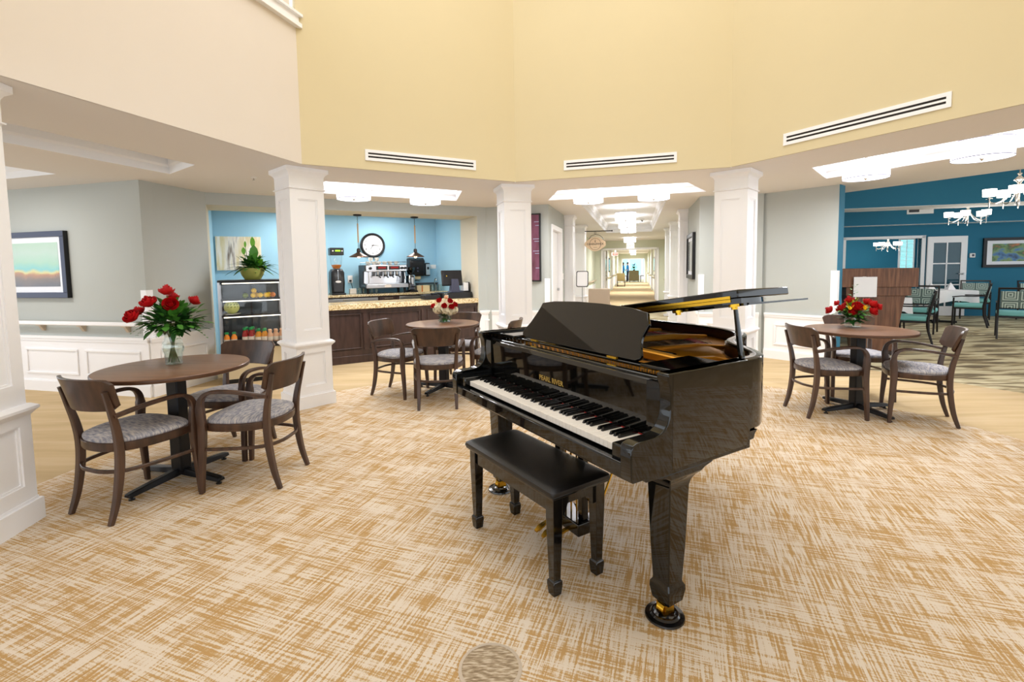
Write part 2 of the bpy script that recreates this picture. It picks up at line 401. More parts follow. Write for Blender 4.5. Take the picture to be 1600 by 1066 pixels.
for i, c in enumerate(coves):
    mb = MB(); dep = 0.30 if i < 4 else 0.22; k = len(c); cc = sum((Vector(p) for p in c), Vector((0,0)))/k
    prof = [(0.0,0.0),(0.0,0.07),(0.02,0.09),(0.02,0.16),(0.05,0.20),(0.06,dep)]
    rg = []
    for off, z in prof:
        ring = []
        for j in range(k):
            p = Vector(c[j]); a = (Vector(c[j-1])-p).normalized(); b = (Vector(c[(j+1)%k])-p).normalized()
            bis = (a+b).normalized(); s = off/max(0.3, abs(a.x*bis.y-a.y*bis.x)); q = p + bis*s; ring.append((q.x,q.y,H+z))
        rg.append(ring)
    mb.rings(rg, caps=False); mb.add(rg[-1], [tuple(range(k))])
    o = obj('ceiling_recess', mb, 'cove_white', ceil, smooth=0)
# ---- tall atrium walls above the low ceiling
TOP = 6.0
def wall(name, p0, p1, z0, z1, th, matn, label=None, ext0=0, ext1=0):
    p0, d, nn, rz, L = frame(p0, p1)
    mb = MB(); mb.box(-ext0, L+ext1, 0, th, z0, z1)
    return struct(name, mb, matn, (p0.x,p0.y,0), rz, label)
upper = []
for k, (nm, mt, lb) in enumerate((('wall_upper_left','wall_upper_pale','paler upper wall on the left, under the white sill'),('wall_upper_center_left','wall_yellow','yellow upper wall above the coffee bar'),
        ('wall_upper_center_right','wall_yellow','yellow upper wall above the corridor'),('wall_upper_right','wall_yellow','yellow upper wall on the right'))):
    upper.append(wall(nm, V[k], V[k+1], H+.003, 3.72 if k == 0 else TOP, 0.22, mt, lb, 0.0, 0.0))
for k, nm in ((4,'wall_upper_rear_right'),(5,'wall_upper_rear'),(6,'wall_upper_rear_left'),(7,'wall_upper_side_left')):
    a, b = V[k], V[(k+1)%8]; wall(nm, a, b, H+.003, TOP, 0.22, 'wall_yellow')
me = MB(); me.add([(v.x*1, v.y, TOP) for v in [oct_v(k, 1.08) for k in range(8)]], [tuple(range(8))]); struct('ceiling_atrium', me, 'ceiling_white')
# sill, jamb and clerestory window over the left wall
p0, d, nn, rz, L = frame(V[0], V[1])
def loc2(p0, d, nn, x, y): q = p0 + d*x + nn*y; return (q.x, q.y, 0)
sill = struct('trim_1', MB().box(0, L+0.03, -0.05, 0.24, 3.72, 3.76).box(0, L+0.01, -0.03, 0.24, 3.76, 3.82).box(0, L+0.035, -0.06, 0.26, 3.82, 3.845), 'trim_white', (p0.x,p0.y,0), rz, 'white sill capping the paler upper wall')
struct('wall_upper_jamb', MB().box(L-0.32, L, 0.06, 0.26, 3.84, TOP), 'wall_upper_pale', (p0.x,p0.y,0), rz)
w1 = struct('window_1', MB().box(0, L-0.32, 0.14, 0.18, 3.845, 3.9).box(0, L-0.32, 0.14, 0.18, TOP-0.06, TOP).box(L-0.37, L-0.32, 0.14, 0.18, 3.9, TOP-0.06).box(0, 0.05, 0.14, 0.18, 3.9, TOP-0.06).box(L/2-0.2, L/2-0.15, 0.14, 0.18, 3.9, TOP-0.06), 'trim_white', (p0.x,p0.y,0), rz, 'clerestory window above the white sill')
for a, b in ((0.05, L/2-0.2), (L/2-0.15, L-0.37)):
    obj('pane', MB().box(a, b, 0.155, 0.165, 3.9, TOP-0.06), 'glass_thin', w1)
# slot vents
def slot_vent(k, x0, x1, label):
    p0, d, nn, rz, L = frame(V[k], V[k+1])
    t = thing('slot_vent', label, 'vent', (p0.x, p0.y, 2.535), rz, 'linear slot vents')
    f = MB(); h = 0.112
    f.box(x0, x1, -0.012, -0.001, 0, 0.03).box(x0, x1, -0.012, -0.001, h-0.03, h).box(x0, x0+0.03, -0.012, -0.001, 0.03, h-0.03).box(x1-0.03, x1, -0.012, -0.001, 0.03, h-0.03)
    f.box(x0+0.03, x1-0.03, -0.012, -0.001, 0.048, 0.064)
    obj('frame', f, 'trim_white', t)
    for z in (0.03, 0.064): obj('slot', MB().box(x0+0.03, x1-0.03, -0.006, -0.001, z, z+0.018), 'vent_black', t)
def along(k, p): p0, d, nn, rz, L = frame(V[k], V[k+1]); return (Vector(p)-p0).dot(d)
slot_vent(1, along(1,(-1.431,5.019)), along(1,(-0.329,5.619)), 'white slot vent on the yellow wall above the coffee bar')
slot_vent(2, along(2,(0.70,5.705)), along(2,(1.90,5.353)), 'white slot vent on the yellow wall above the corridor entrance')
slot_vent(3, along(3,(2.698,4.70)), along(3,(3.296,3.603)), 'white slot vent on the yellow wall at the right')

# ---- wainscoted walls
def wainscot(w, x0, x1, panels, front=0.0, zr=0.68, base=True):
    obj('wainscot', MB().box(x0, x1, front-0.014, front-0.001, 0.12, zr-0.03), 'trim_white', w)
    obj('baseboard', MB().box(x0, x1, front-0.03, front-0.001, 0, 0.125).box(x0, x1, front-0.022, front-0.001, 0.125, 0.14), 'trim_white', w)
    obj('chair_rail', MB().box(x0, x1, front-0.036, front-0.001, zr-0.03, zr).box(x0, x1, front-0.026, front-0.001, zr-0.06, zr-0.03), 'trim_white', w)
    for a, b in panels:
        z0, z1, t = 0.21, 0.525, 0.028; m = MB()
        m.box(a, b, front-0.028, front-0.013, z0, z0+t).box(a, b, front-0.028, front-0.013, z1-t, z1)
        m.box(a, a+t, front-0.028, front-0.013, z0+t, z1-t).box(b-t, b, front-0.028, front-0.013, z0+t, z1-t)
        obj('panel_moulding', m, 'trim_white', w, bevel=0.006)
# left corridor wall with its picture and handrail (runs right to left away from the corner)
LC = Vector((-4.04, 5.363)); LE = Vector((-8.2, 6.422))
wl = wall('wall_left', LE, LC, 0, H, 0.15, 'wall_sage', 'sage wall with the landscape picture and handrail')
p0, d, nn, rz_l, LL = frame(LE, LC)
def lw(dist): return LL - dist        # distance from the corner -> local x
wainscot(wl, 0, LL, [(lw(0.95), lw(0.12)), (lw(1.92), lw(1.07)), (lw(2.9), lw(2.04)), (lw(3.9), lw(3.02))])
hr = thing('handrail', 'white wall handrail below the landscape picture', 'handrail', (LE.x, LE.y, 0), rz_l)
obj('rail', MB().box(0, lw(0.06), -0.085, -0.05, 0.815, 0.862), 'trim_white', hr, bevel=0.01)
mat('bracket_tan', (196,180,160), 0.5)
for x in (0.28, 0.95, 1.60, 2.3, 3.0): 
    obj('bracket', MB().prism([(-0.001,0.80),(-0.07,0.80),(-0.07,0.815),(-0.001,0.815)], lw(x)-0.035, lw(x)+0.035, 'x').prism([(-0.001,0.74),(-0.02,0.74),(-0.055,0.80),(-0.001,0.80)], lw(x)-0.02, lw(x)+0.02, 'x'), 'bracket_tan', hr)
RW1 = Vector((-3.864, 6.252))
wr = wall('wall_left_return', LC, RW1, 0, H, 0.15, 'wall_sage', 'short sage wall between the handrail corner and the coffee bar')
_, _, _, rz_r, LR = frame(LC, RW1); wainscot(wr, 0, LR, [(0.12, LR-0.12)])
def guard(name_label, xy, rz, z0=0.68, z1=1.22, flip=True):
    k = -1 if flip else 1
    t = obj('corner_guard', MB().box(0, k*0.075, -0.005, -0.001, z0, z1).box(-k*0.001, -k*0.005, -0.005, 0.075, z0, z1), 'guard_plastic', None, (xy[0], xy[1], 0), rz)
    return tag(t, name_label, 'corner guard')
guard('white plastic corner guard behind the tall red roses', (LC.x, LC.y), rz_l)

# ---- coffee bar alcove (frame st)
def bar_struct(name, mb, mt, label=None): return struct(name, mb, mt, (AB.x, AB.y, 0), RB, label)
hd = bar_struct('wall_bar_header', MB().box(-0.02, 3.893, 0, 0.02, 2.285, H), 'wall_sage', 'sage header over the coffee bar')
obj('soffit', MB().box(0.0, 3.893, 0.02, 0.68, 2.285, H-0.002), 'wall_jamb', hd)
wb = bar_struct('wall_bar_right', MB().box(3.893, 4.30, 0, 0.68, 0, H), 'wall_sage', 'sage pier between the coffee bar and the screen')
wainscot(wb, 3.90, 4.24, [(4.01, 4.17)])
obj('jamb_face', MB().box(3.888, 3.893, 0.0, 0.68, 0, 2.285), 'wall_jamb', wb)
bar_struct('wall_bar_side', MB().box(3.893, 4.05, 0.68, 2.1, 0, H), 'wall_blue')
bar_struct('wall_bar_back', MB().box(-0.6, 3.893, 1.92, 2.07, 0, H), 'wall_blue', 'blue back wall of the coffee bar')
wbl = bar_struct('wall_bar_left', MB().box(-0.14, 0.0, 0.68, 1.92, 0, H), 'wall_blue')
obj('jamb_face', MB().box(-0.14, 0.0, 0.0, 0.68, 0, H), 'wall_jamb', wbl)

# ---- wall with the screen, corridor mouth (frame em)
def cor_struct(name, mb, mt, label=None): return struct(name, mb, mt, (W2.x, W2.y, 0), RC, label)
ws = cor_struct('wall_center', MB().box(-0.16, 0.95, 0, 0.16, 0, H), 'wall_sage', 'sage wall with the red screen beside the corridor')
wainscot(ws, -0.05, 0.95, [(0.08, 0.40), (0.52, 0.84)])
we = cor_struct('wall_center_right', MB().box(3.28, 4.16, 0, 0.16, 0, H), 'wall_sage', 'sage wall at the right of the corridor mouth')
wainscot(we, 3.28, 4.12, [(3.38, 3.66), (3.76, 4.02)])
# corridor left wall with door
cl = cor_struct('wall_corridor_left', MB().box(0.80, 0.95, 0.16, 0.31, 0, H).box(0.80, 0.95, 1.36, 1.80, 0, H).box(0.80, 0.95, 0.31, 1.36, 2.08, H), 'wall_sage', 'sage corridor wall around the white door')
dr = cor_struct('door_1', MB().box(0.80, 0.97, 0.25, 0.33, 0, 2.14).box(0.80, 0.97, 1.34, 1.42, 0, 2.14).box(0.80, 0.97, 0.33, 1.34, 2.06, 2.14), 'trim_white', 'white hinged door in the corridor wall')
obj('door_leaf', MB().box(0.85, 0.89, 0.335, 1.335, 0.01, 2.055), 'trim_white', dr)
obj('door_handle', MB().cyl((0.89,1.24,0.98),(0.93,1.24,0.98),0.025).cyl((0.925,1.24,0.98),(0.925,1.12,0.98),0.011), 'steel', dr)
sw = thing('light_switch', 'white light switch beside the corridor door', 'switch', em(0.95, 1.58, 1.22), RC)
obj('plate', MB().box(0.0,0.008,-0.04,0.04,-0.06,0.06), 'white_plastic', sw, bevel=0.003); obj('rocker', MB().box(0.008,0.013,-0.016,0.016,-0.033,0.033), 'porcelain', sw)
cr = cor_struct('wall_corridor_right', MB().box(3.28, 3.43, 0.16, 1.66, 0, H), 'wall_sage', 'sage corridor wall with the tall dark framed mirror')
obj('baseboard', MB().box(3.26, 3.279, 0.02, 1.66, 0, 0.13), 'trim_white', cr)
obj('wainscot', MB().box(3.268, 3.279, 0.02, 1.66, 0.13, 0.64).box(3.25, 3.279, 0.02, 1.66, 0.64, 0.68), 'trim_white', cr)
# corridor beyond
for nm, e0, e1, lb in (('wall_corridor_far_left', 0.55, 0.70, 'pale sage wall of the corridor behind the hanging sign'), ('wall_corridor_far_right', 3.50, 3.65, 'pale sage wall on the right of the corridor')):
    w = cor_struct(nm, MB().box(e0, e1, 1.66, 12.3, 0, H), 'wall_sage_green', lb)
    s = 1 if e0 < 1 else -1; f = e1 if s > 0 else e0
    obj('wainscot', MB().box(f, f+s*0.014, 1.9, 12.3, 0.12, 0.66), 'trim_white', w)
    obj('chair_rail', MB().box(f, f+s*0.03, 1.9, 12.3, 0.65, 0.69), 'trim_white', w)
    obj('baseboard', MB().box(f, f+s*0.02, 1.9, 12.3, 0, 0.13), 'trim_white', w)
# end wall with cased opening, inner corridor, lounge beyond
ew = cor_struct('wall_corridor_end', MB().box(0.55, 1.03, 12.3, 12.45, 0, H).box(3.15, 3.65, 12.3, 12.45, 0, H).box(1.03, 3.15, 12.3, 12.45, 2.08, H), 'wall_sage_green', 'pale sage end wall over the double doors')
obj('casing', MB().box(0.95, 1.03, 12.26, 12.46, 0, 2.14).box(3.15, 3.23, 12.26, 12.46, 0, 2.14).box(0.95, 3.23, 12.26, 12.46, 2.06, 2.14), 'trim_white', ew)
for i, (hx, s) in enumerate(((1.03, 1), (3.15, -1))):
    dd = cor_struct('door_%d' % (i+2), MB().box(hx, hx+s*0.045, 12.5, 13.5, 0.01, 2.05), 'trim_white', 'white corridor fire door held open on the %s' % ('left' if s > 0 else 'right'))
    obj('door_handle', MB().cyl((hx+s*0.045,13.4,1.0),(hx+s*0.085,13.4,1.0),0.02).cyl((hx+s*0.08,13.4,1.0),(hx+s*0.08,13.28,1.0),0.01), 'steel', dd)
for nm, e0, e1, lb in (('wall_inner_left', 0.80, 0.93, 'sage wall of the far corridor, left side'), ('wall_inner_right', 3.27, 3.40, 'sage wall of the far corridor, right side')):
    w = cor_struct(nm, MB().box(e0, e1, 12.45, 34, 0, H), 'wall_sage_green', lb)
    s = 1 if e0 < 1 else -1; f = e1 if s > 0 else e0
    obj('wainscot', MB().box(f, f+s*0.014, 13.6, 34, 0.12, 0.66), 'trim_white', w); obj('chair_rail', MB().box(f, f+s*0.03, 13.6, 34, 0.65, 0.69), 'trim_white', w)
    h = tag(obj('handrail', MB().box(f+s*0.05, f+s*0.09, 14.0, 33.5, 0.82, 0.87).box(f, f+s*0.06, 14.5, 14.55, 0.80, 0.83).box(f, f+s*0.06, 20, 20.05, 0.80, 0.83).box(f, f+s*0.06, 27, 27.05, 0.80, 0.83), 'bracket_tan', None, (W2.x,W2.y,0), RC), 'tan handrail on the %s wall of the far corridor' % ('left' if s > 0 else 'right'), 'handrail')
    for m0 in (16.2, 21.5): cor_struct('trim_%d' % (2 + len([o for o in bpy.data.objects if o.name.startswith('trim_')])), MB().box(f, f+s*0.06, m0, m0+0.35, 0, H), 'trim_white')
fw = cor_struct('wall_far_end', MB().box(0.8, 1.25, 34, 34.15, 0, H).box(3.0, 3.4, 34, 34.15, 0, H).box(1.25, 3.0, 34, 34.15, 1.98, H), 'wall_sage_green', 'far wall with the opening to the sunlit lounge')
obj('casing', MB().box(1.15, 1.25, 33.96, 34.16, 0, 2.06).box(3.0, 3.1, 33.96, 34.16, 0, 2.06).box(1.15, 3.1, 33.96, 34.16, 1.98, 2.06), 'trim_white', fw)
cor_struct('floor_lounge', MB().box(-0.5, 5, 34.2, 43, 0.0, 0.02), 'cabinet_tan')
lw_ = cor_struct('window_2', MB().box(-0.5, 5, 43, 43.1, 0, 0.5).box(-0.5, 5, 43, 43.1, 2.2, 2.6).box(0.9,1.05,43,43.1,0.5,2.2).box(1.55,1.75,43,43.1,0.5,2.2).box(2.85,3.05,43,43.1,0.5,2.2).box(3.5,3.6,43,43.1,0.5,2.2).box(-0.5,0.3,43,43.1,0.5,2.2).box(4.3,5,43,43.1,0.5,2.2), 'trim_white', 'wide bright window of the lounge at the corridor end')
for a, b in ((0.3,0.9),(1.05,1.55),(1.75,2.85),(3.05,3.5),(3.6,4.3)): obj('pane', MB().box(a, b, 43.04, 43.06, 0.5, 2.2), 'daylight_pane', lw_)
cor_struct('ceiling_lounge', MB().box(-0.5, 5, 34.15, 43, 2.6, 2.65), 'ceiling_white')
# ---- short sage wall on the right with teal end, dining room
GA = Vector((3.87, 7.13)); GB = Vector((4.44, 6.42))
wg = wall('wall_right', GA, GB, 0, H, 0.20, 'wall_sage', 'short sage wall with white panelling beside the dining room', 0.14)
_, _, _, rz_g, LG = frame(GA, GB); wainscot(wg, 0, LG, [(0.14, LG-0.12)])
obj('end_face', MB().box(LG, LG+0.006, 0.0, 0.20, 0, H), 'wall_teal', wg)
guard('white plastic corner guard at the teal wall end', (GB.x+0.006*math.cos(rz_g), GB.y+0.006*math.sin(rz_g)), rz_g, 0.70, 1.30)
guard('white plastic corner guard beside the corridor door', em(0.95, 0.0), RC, 0.70, 1.22)
guard('white plastic corner guard right of the corridor mouth', em(3.28, 0.0), RC, 0.70, 1.26, False)
# dining room shell
DM = 6.9
db = cor_struct('wall_dining_back', MB().box(4.3, 7.75, DM, DM+0.15, 0, 3.0).box(9.45, 17, DM, DM+0.15, 0, 3.0).box(7.75, 9.45, DM, DM+0.15, 2.0, 3.0), 'wall_teal', 'teal back wall of the dining room')
obj('casing', MB().box(7.67, 7.75, DM-0.03, DM+0.17, 0, 2.06).box(9.45, 9.53, DM-0.03, DM+0.17, 0, 2.06).box(7.67, 9.53, DM-0.03, DM+0.17, 2.0, 2.07), 'trim_white', db)
bm1 = cor_struct('wall_dining_beam_near', MB().box(4.4, 16, 2.75, 3.45, 2.43, 3.0), 'wall_teal', 'teal beam across the dining room ceiling')
obj('underside', MB().box(4.4, 16, 2.75, 3.45, 2.425, 2.43), 'cove_white', bm1)
bm2 = cor_struct('wall_dining_beam_far', MB().box(4.4, 16, 6.55, 6.9, 2.345, 3.0), 'wall_teal', 'teal soffit along the dining room back wall')
obj('underside', MB().box(4.4, 16, 6.55, 6.9, 2.34, 2.345), 'cove_white', bm2)
me = MB(); me.add([(10.9,-4,3.0),(4.42,8.0,3.0)]+[em(4.2,1.0,3.0),em(4.2,7.0,3.0),em(17,7.0,3.0),em(17,-4,3.0)], [tuple(range(6))]); struct('ceiling_dining', me, 'ceiling_white')
cor_struct('wall_dining_left', MB().box(4.25, 4.4, 0.5, DM, 0, 3.0), 'wall_teal')
# fascia closing the step between low ceiling and dining ceiling
p0, d, nn, rz, L = frame((10.96,-4), (4.5,7.96))
struct('wall_dining_fascia', MB().box(0, L, -0.12, -0.02, H, 3.0), 'ceiling_white', (p0.x,p0.y,0), rz)
# room behind the french doors
br = cor_struct('wall_inner_room', MB().box(6.2, 11.5, 11.0, 11.15, 0, 2.6), 'wall_teal', 'teal wall seen through the french doors')
cor_struct('ceiling_inner_room', MB().box(6.2, 11.5, DM+0.15, 11.15, 2.6, 2.65), 'ceiling_white')
cor_struct('wall_inner_room_right', MB().box(11.5, 11.65, DM+0.15, 11.15, 0, 2.6), 'wall_teal')
wb2 = cor_struct('window_3', MB().box(10.78, 11.22, 10.94, 11.0, 0.65, 0.72).box(10.78, 11.22, 10.94, 11.0, 2.12, 2.2).box(10.78,10.82,10.94,11.0,0.72,2.12).box(11.18,11.22,10.94,11.0,0.72,2.12).box(10.99,11.01,10.95,10.99,0.72,2.12), 'trim_white', 'window with white blinds in the inner room')
obj('pane', MB().box(10.82, 11.18, 10.985, 10.99, 0.72, 2.12), 'daylight_pane', wb2)
sl = MB().prism([(10.935,.012),(10.94,.014),(10.975,-.012),(10.97,-.014)], 10.80, 11.20, 'x').mesh('slat')
sl.materials.append(M('trim_white'))
for i in range(28):
    o = bpy.data.objects.new('slat', sl); link(o, wb2); o.location = (0, 0, 0.75+i*0.049)
for i, (e0, e1) in enumerate(((9.56, 10.40), (6.86, 7.66))):
    x0 = e0; w_ = e1-e0; dd = cor_struct('door_%d' % (4+i), MB().box(e0, e0+0.13, DM-0.06, DM-0.02, 0.01, 2.03).box(e1-0.13, e1, DM-0.06, DM-0.02, 0.01, 2.03).box(e0+0.13, e1-0.13, DM-0.06, DM-0.02, 1.87, 2.03).box(e0+0.13, e1-0.13, DM-0.06, DM-0.02, 0.01, 0.25)
        .box((e0+e1)/2-0.015, (e0+e1)/2+0.015, DM-0.055, DM-0.025, 0.25, 1.87).box(e0+0.13, e1-0.13, DM-0.055, DM-0.025, 0.785, 0.815).box(e0+0.13, e1-0.13, DM-0.055, DM-0.025, 1.325, 1.355), 'trim_white',
        'white french door leaf folded back against the teal wall, %s of the opening' % ('right' if i == 0 else 'left'))
    for a, b in ((e0+0.13, (e0+e1)/2-0.015), ((e0+e1)/2+0.015, e1-0.13)):
        for z0, z1 in ((0.25,0.785),(0.815,1.325),(1.355,1.87)): obj('pane', MB().box(a, b, DM-0.043, DM-0.037, z0, z1), 'pane_dark', dd)
    hx = e1-0.06 if i == 0 else e0+0.06
    obj('door_handle', MB().cyl((hx,DM-0.06,1.08),(hx,DM-0.10,1.08),0.022).cyl((hx,DM-0.095,1.08),(hx-0.12*(1 if i==0 else -1),DM-0.095,1.08),0.011), 'steel', dd)

# ---- columns
def make_column(label, xy, rz, group='white panelled columns'):
    t = thing('column', label, 'column', (xy[0], xy[1], 0), rz, group)
    hb = 0.17
    obj('base', MB().box(-.205,.205,-.205,.205,0,.125).box(-.19,.19,-.19,.19,.125,.14), 'trim_white', t)
    obj('pedestal', MB().box(-hb,hb,-hb,hb,.14,.62), 'trim_white', t)
    obj('waist_moulding', MB().rings([[(-r,-r,z),(r,-r,z),(r,r,z),(-r,r,z)] for r, z in ((.185,.615),(.20,.635),(.215,.65),(.215,.665),(.19,.682))]), 'trim_white', t)
    obj('shaft', MB().box(-.162,.162,-.162,.162,.68,2.41), 'trim_white', t)
    obj('neck_moulding', MB().rings([[(-r,-r,z),(r,-r,z),(r,r,z),(-r,r,z)] for r, z in ((.178,2.222),(.19,2.228),(.19,2.236),(.178,2.242))]), 'trim_white', t)
    obj('crown', MB().rings([[(-r,-r,z),(r,-r,z),(r,r,z),(-r,r,z)] for r, z in ((.178,2.345),(.18,2.36),(.19,2.38),(.215,2.40),(.215,2.439))]), 'trim_white', t)
    obj('frieze', MB().box(-.178,.178,-.178,.178,2.24,2.35), 'trim_white', t)
    for k in range(4):
        R = Matrix.Rotation(k*PI/2, 4, 'Z')
        for (h0, hf, z0, z1, pz0, pz1, nm) in ((hb, .186, .14, .62, .225, .565, 'lower_panel'), (.162, .176, .68, 2.225, .80, 2.13, 'upper_panel')):
            m = MB(); w_ = .075; xe = hf if k % 2 == 0 else h0
            m.box(-xe, -hf+w_, -hf, -h0, z0, z1).box(hf-w_, xe, -hf, -h0, z0, z1).box(-hf+w_, hf-w_, -hf, -h0, z0, pz0).box(-hf+w_, hf-w_, -hf, -h0, pz1, z1)
            q = .012; a = hf-w_
            m.box(-a, -a+q, -h0-.007, -h0, pz0, pz1).box(a-q, a, -h0-.007, -h0, pz0, pz1).box(-a+q, a-q, -h0-.007, -h0, pz0, pz0+q).box(-a+q, a-q, -h0-.007, -h0, pz1-q, pz1)
            mm = MB().merge(m, R); obj(nm, mm, 'trim_white', t)
    return t
make_column('white column at the left picture edge', (-2.885, 2.47), math.radians(97))
make_column('white column beside the glass display case', (-2.125, 5.02), math.radians(47))
make_column('white column behind the piano between bar and corridor', (0.115, 6.22), math.radians(15))
make_column('white column right of the corridor above the piano lid', (2.63, 5.50), math.radians(-44))
def pilaster(label, e, m, w=0.36):
    x, y, _ = em(e, m)
    return make_column(label, (x, y), RC, 'corridor columns')
pilaster('first white column on the left of the corridor', 0.945, 1.98)
pilaster('second white column on the left of the corridor, behind the sign', 0.945, 4.30)
pilaster('first white column on the right of the corridor', 3.31, 1.84)
pilaster('second white column on the right of the corridor', 3.31, 4.33)
pilaster('third white column on the right of the corridor', 3.31, 6.25)
# ================================================================ GRAND PIANO
PO = (0.08975, 2.2736); PR = -1.03319
piano = thing('grand_piano', 'glossy black baby grand piano with lid propped open in the middle of the carpet', 'piano', (PO[0], PO[1], 0), PR)
def smooth_path(pts, n=6, closed=False):
    P = [Vector(p) for p in pts]; out = []; N = len(P)
    for i in range(N if closed else N-1):
        p0 = P[i-1] if (i > 0 or closed) else P[i]; p1 = P[i]; p2 = P[(i+1) % N]; p3 = P[(i+2) % N] if (i+2 < N or closed) else P[(i+1) % N]
        for j in range(n):
            t = j/n
            out.append(0.5*((2*p1)+(-p0+p2)*t+(2*p0-5*p1+4*p2-p3)*t*t+(-p0+3*p1-3*p2+p3)*t**3))
    if not closed: out.append(P[-1])
    return out
XW = 0.743
curve = [Vector((XW,0.155)), Vector((XW,0.40)), Vector((XW,0.610)), Vector((XW,0.634)), Vector((XW,0.66))] + smooth_path([(XW,0.66),(.735,.72),(.69,.80),(.60,.875),(.49,.95),(.405,1.05),(.36,1.17),(.31,1.28),(.21,1.38),(.05,1.445),(-.18,1.468),(-.45,1.468),(-.62,1.455),(-.70,1.41),(-XW,1.33),(-XW,1.2)], 5)[1:] + [Vector((-XW,0.634)), Vector((-XW,0.610)), Vector((-XW,0.155))]
def offset(path, d):
    out = []
    for i, p in enumerate(path):
        a = path[max(i-1,0)]; b = path[min(i+1,len(path)-1)]; t = (b-a).normalized(); out.append(p + Vector((-t.y, t.x))*d)
    return out
inn = offset(curve, 0.055)
# rim: section swept along the plan curve with a moulded bottom
prof = [(0.0, 1.008), (0.0, 0.72), (0.004, 0.712), (0.012, 0.705), (0.055, 0.705), (0.055, 1.008), (0.050, 1.012), (0.005, 1.012)]
rg = []
for i in range(len(curve)):
    a = curve[max(i-1,0)]; b = curve[min(i+1,len(curve)-1)]; t = (b-a).normalized(); nn = Vector((-t.y,t.x))
    dz = -.069 if curve[i].y < .62 else 0.0
    rg.append([(curve[i].x+nn.x*o_, curve[i].y+nn.y*o_, z+(dz if z < .8 else 0)) for o_, z in prof])
obj('rim', MB().rings(rg), 'piano_black', piano, smooth=50)
mb = MB(); i2 = [p for p in offset(curve, 0.056) if p.y > .38]; i3 = [p for p in offset(curve, 0.060) if p.y > .38]
rgi = [[(a.x,a.y,.71),(b.x,b.y,.71),(b.x,b.y,1.002),(a.x,a.y,1.002)] for a, b in zip(i2, i3)]
obj('inner_rim', MB().rings(rgi), 'rim_inner_wood', piano, smooth=50)
# bottom board / soundboard
sb = [(p.x,p.y) for p in inn if p.y > .35] + [(-0.69,0.35),(0.69,0.35)]
obj('soundboard', MB().prism(sb, 0.80, 0.815), 'podium_wood', piano, smooth=0)
# cheeks with scrolled arms
cheek = [(-.046,.646),(-.054,.66),(-.056,.765),(-.048,.78),(-.03,.787),(.014,.790),(.06,.791),(.09,.797),(.112,.808),(.128,.826),(.139,.85),(.144,.875),(.145,.93),(.140,.965),(.130,.985),(.127,1.006),(.132,1.012),(.61,1.012),(.61,.712),(.684,.703),(.668,.69),(.659,.669),(.633,.668),(.633,.634),(.36,.634)]
cheek_r = cheek + [(.345,.628),(.322,.614),(.30,.597),(.285,.580),(.262,.573),(.10,.573),(.075,.60),(.068,.634),(.031,.638),(.024,.646)]
for x0, x1 in ((.688,.7425),(-.7425,-.688)):
    obj('cheek', MB().prism(cheek[:18]+[(.61,.634),(.02,.634),(.012,.646)], x0, x1, 'x'), 'piano_black', piano, bevel=0.004)
    obj('side_moulding', MB().prism([(.60,.636),(.633,.636),(.633,.668),(.659,.669),(.668,.69),(.684,.705),(.60,.705)], x0, x1, 'x'), 'piano_black', piano)
obj('key_bed', MB().box(-.69,.69,-.03,.64,.636,.70), 'piano_black', piano)
obj('key_slip', MB().box(-.69,.69,-.048,-.022,.648,.703), 'piano_black', piano, bevel=0.006)
for s in (-1,1): obj('key_block', MB().box(s*.618,s*.686,-.03,.16,.70,.757), 'piano_black', piano, bevel=0.006)
# keys
wkw = 1.225/52
wk = MB().box(.0006,wkw-.0006,0,.158,.710,.738).mesh('white_key',0); wk.materials.append(M('key_white'))
for i in range(52):
    o = bpy.data.objects.new('white_key', wk); link(o, piano); o.location = (-.6125+i*wkw,0,0)
    b = o.modifiers.new('bevel','BEVEL'); b.width = .0012; b.segments = 1
bkm = MB().rings([[(-.0055,.056,.738),(.0055,.056,.738),(.0055,.158,.738),(-.0055,.158,.738)],[(-.0045,.062,.750),(.0045,.062,.750),(.0045,.158,.750),(-.0045,.158,.750)],[(-.0035,.066,.7515),(.0035,.066,.7515),(.0035,.158,.7515),(-.0035,.158,.7515)]]).mesh('black_key',0); bkm.materials.append(M('key_black'))
names = 'ABCDEFG'
for i in range(51):
    nt_ = names[i % 7]
    if nt_ in 'ACDFG':
        o = bpy.data.objects.new('black_key', bkm); link(o, piano); o.location = (-.6125+(i+1)*wkw,0,0)
obj('key_felt', MB().box(-.612,.612,.1585,.162,.724,.7405), 'felt_red', piano)
# fallboard with gilt lettering
fb = obj('fallboard', MB().prism([(.164,.742),(.176,.742),(.176,.94),(.192,.964),(.172,.964),(.158,.945)], -.62, .62, 'x'), 'piano_black', piano, bevel=0.003)
text_part('lettering', 'PEARL RIVER', .036, 'gilt', fb, (-.02,.1603,.835), (PI/2+math.atan2(.006,.203),0,0), .0006, 0.0008)
for s in (-1,1): obj('fall_side', MB().box(s*.62,s*.688,.15,.21,.70,.965), 'piano_black', piano)
# front top rail and music shelf
obj('top_rail', MB().box(-.688,.688,.196,.232,.948,.972), 'piano_black', piano, bevel=0.008)
obj('pin_block', MB().box(-.688,.688,.262,.36,.80,.93), 'piano_black', piano)
obj('music_shelf', MB().box(-.56,.56,.272,.318,.972,.986), 'piano_black', piano, bevel=0.005)
for s in (-1,1): obj('shelf_rail', MB().box(s*.50,s*.688,.24,.545,.985,1.0), 'piano_black', piano, bevel=0.004)
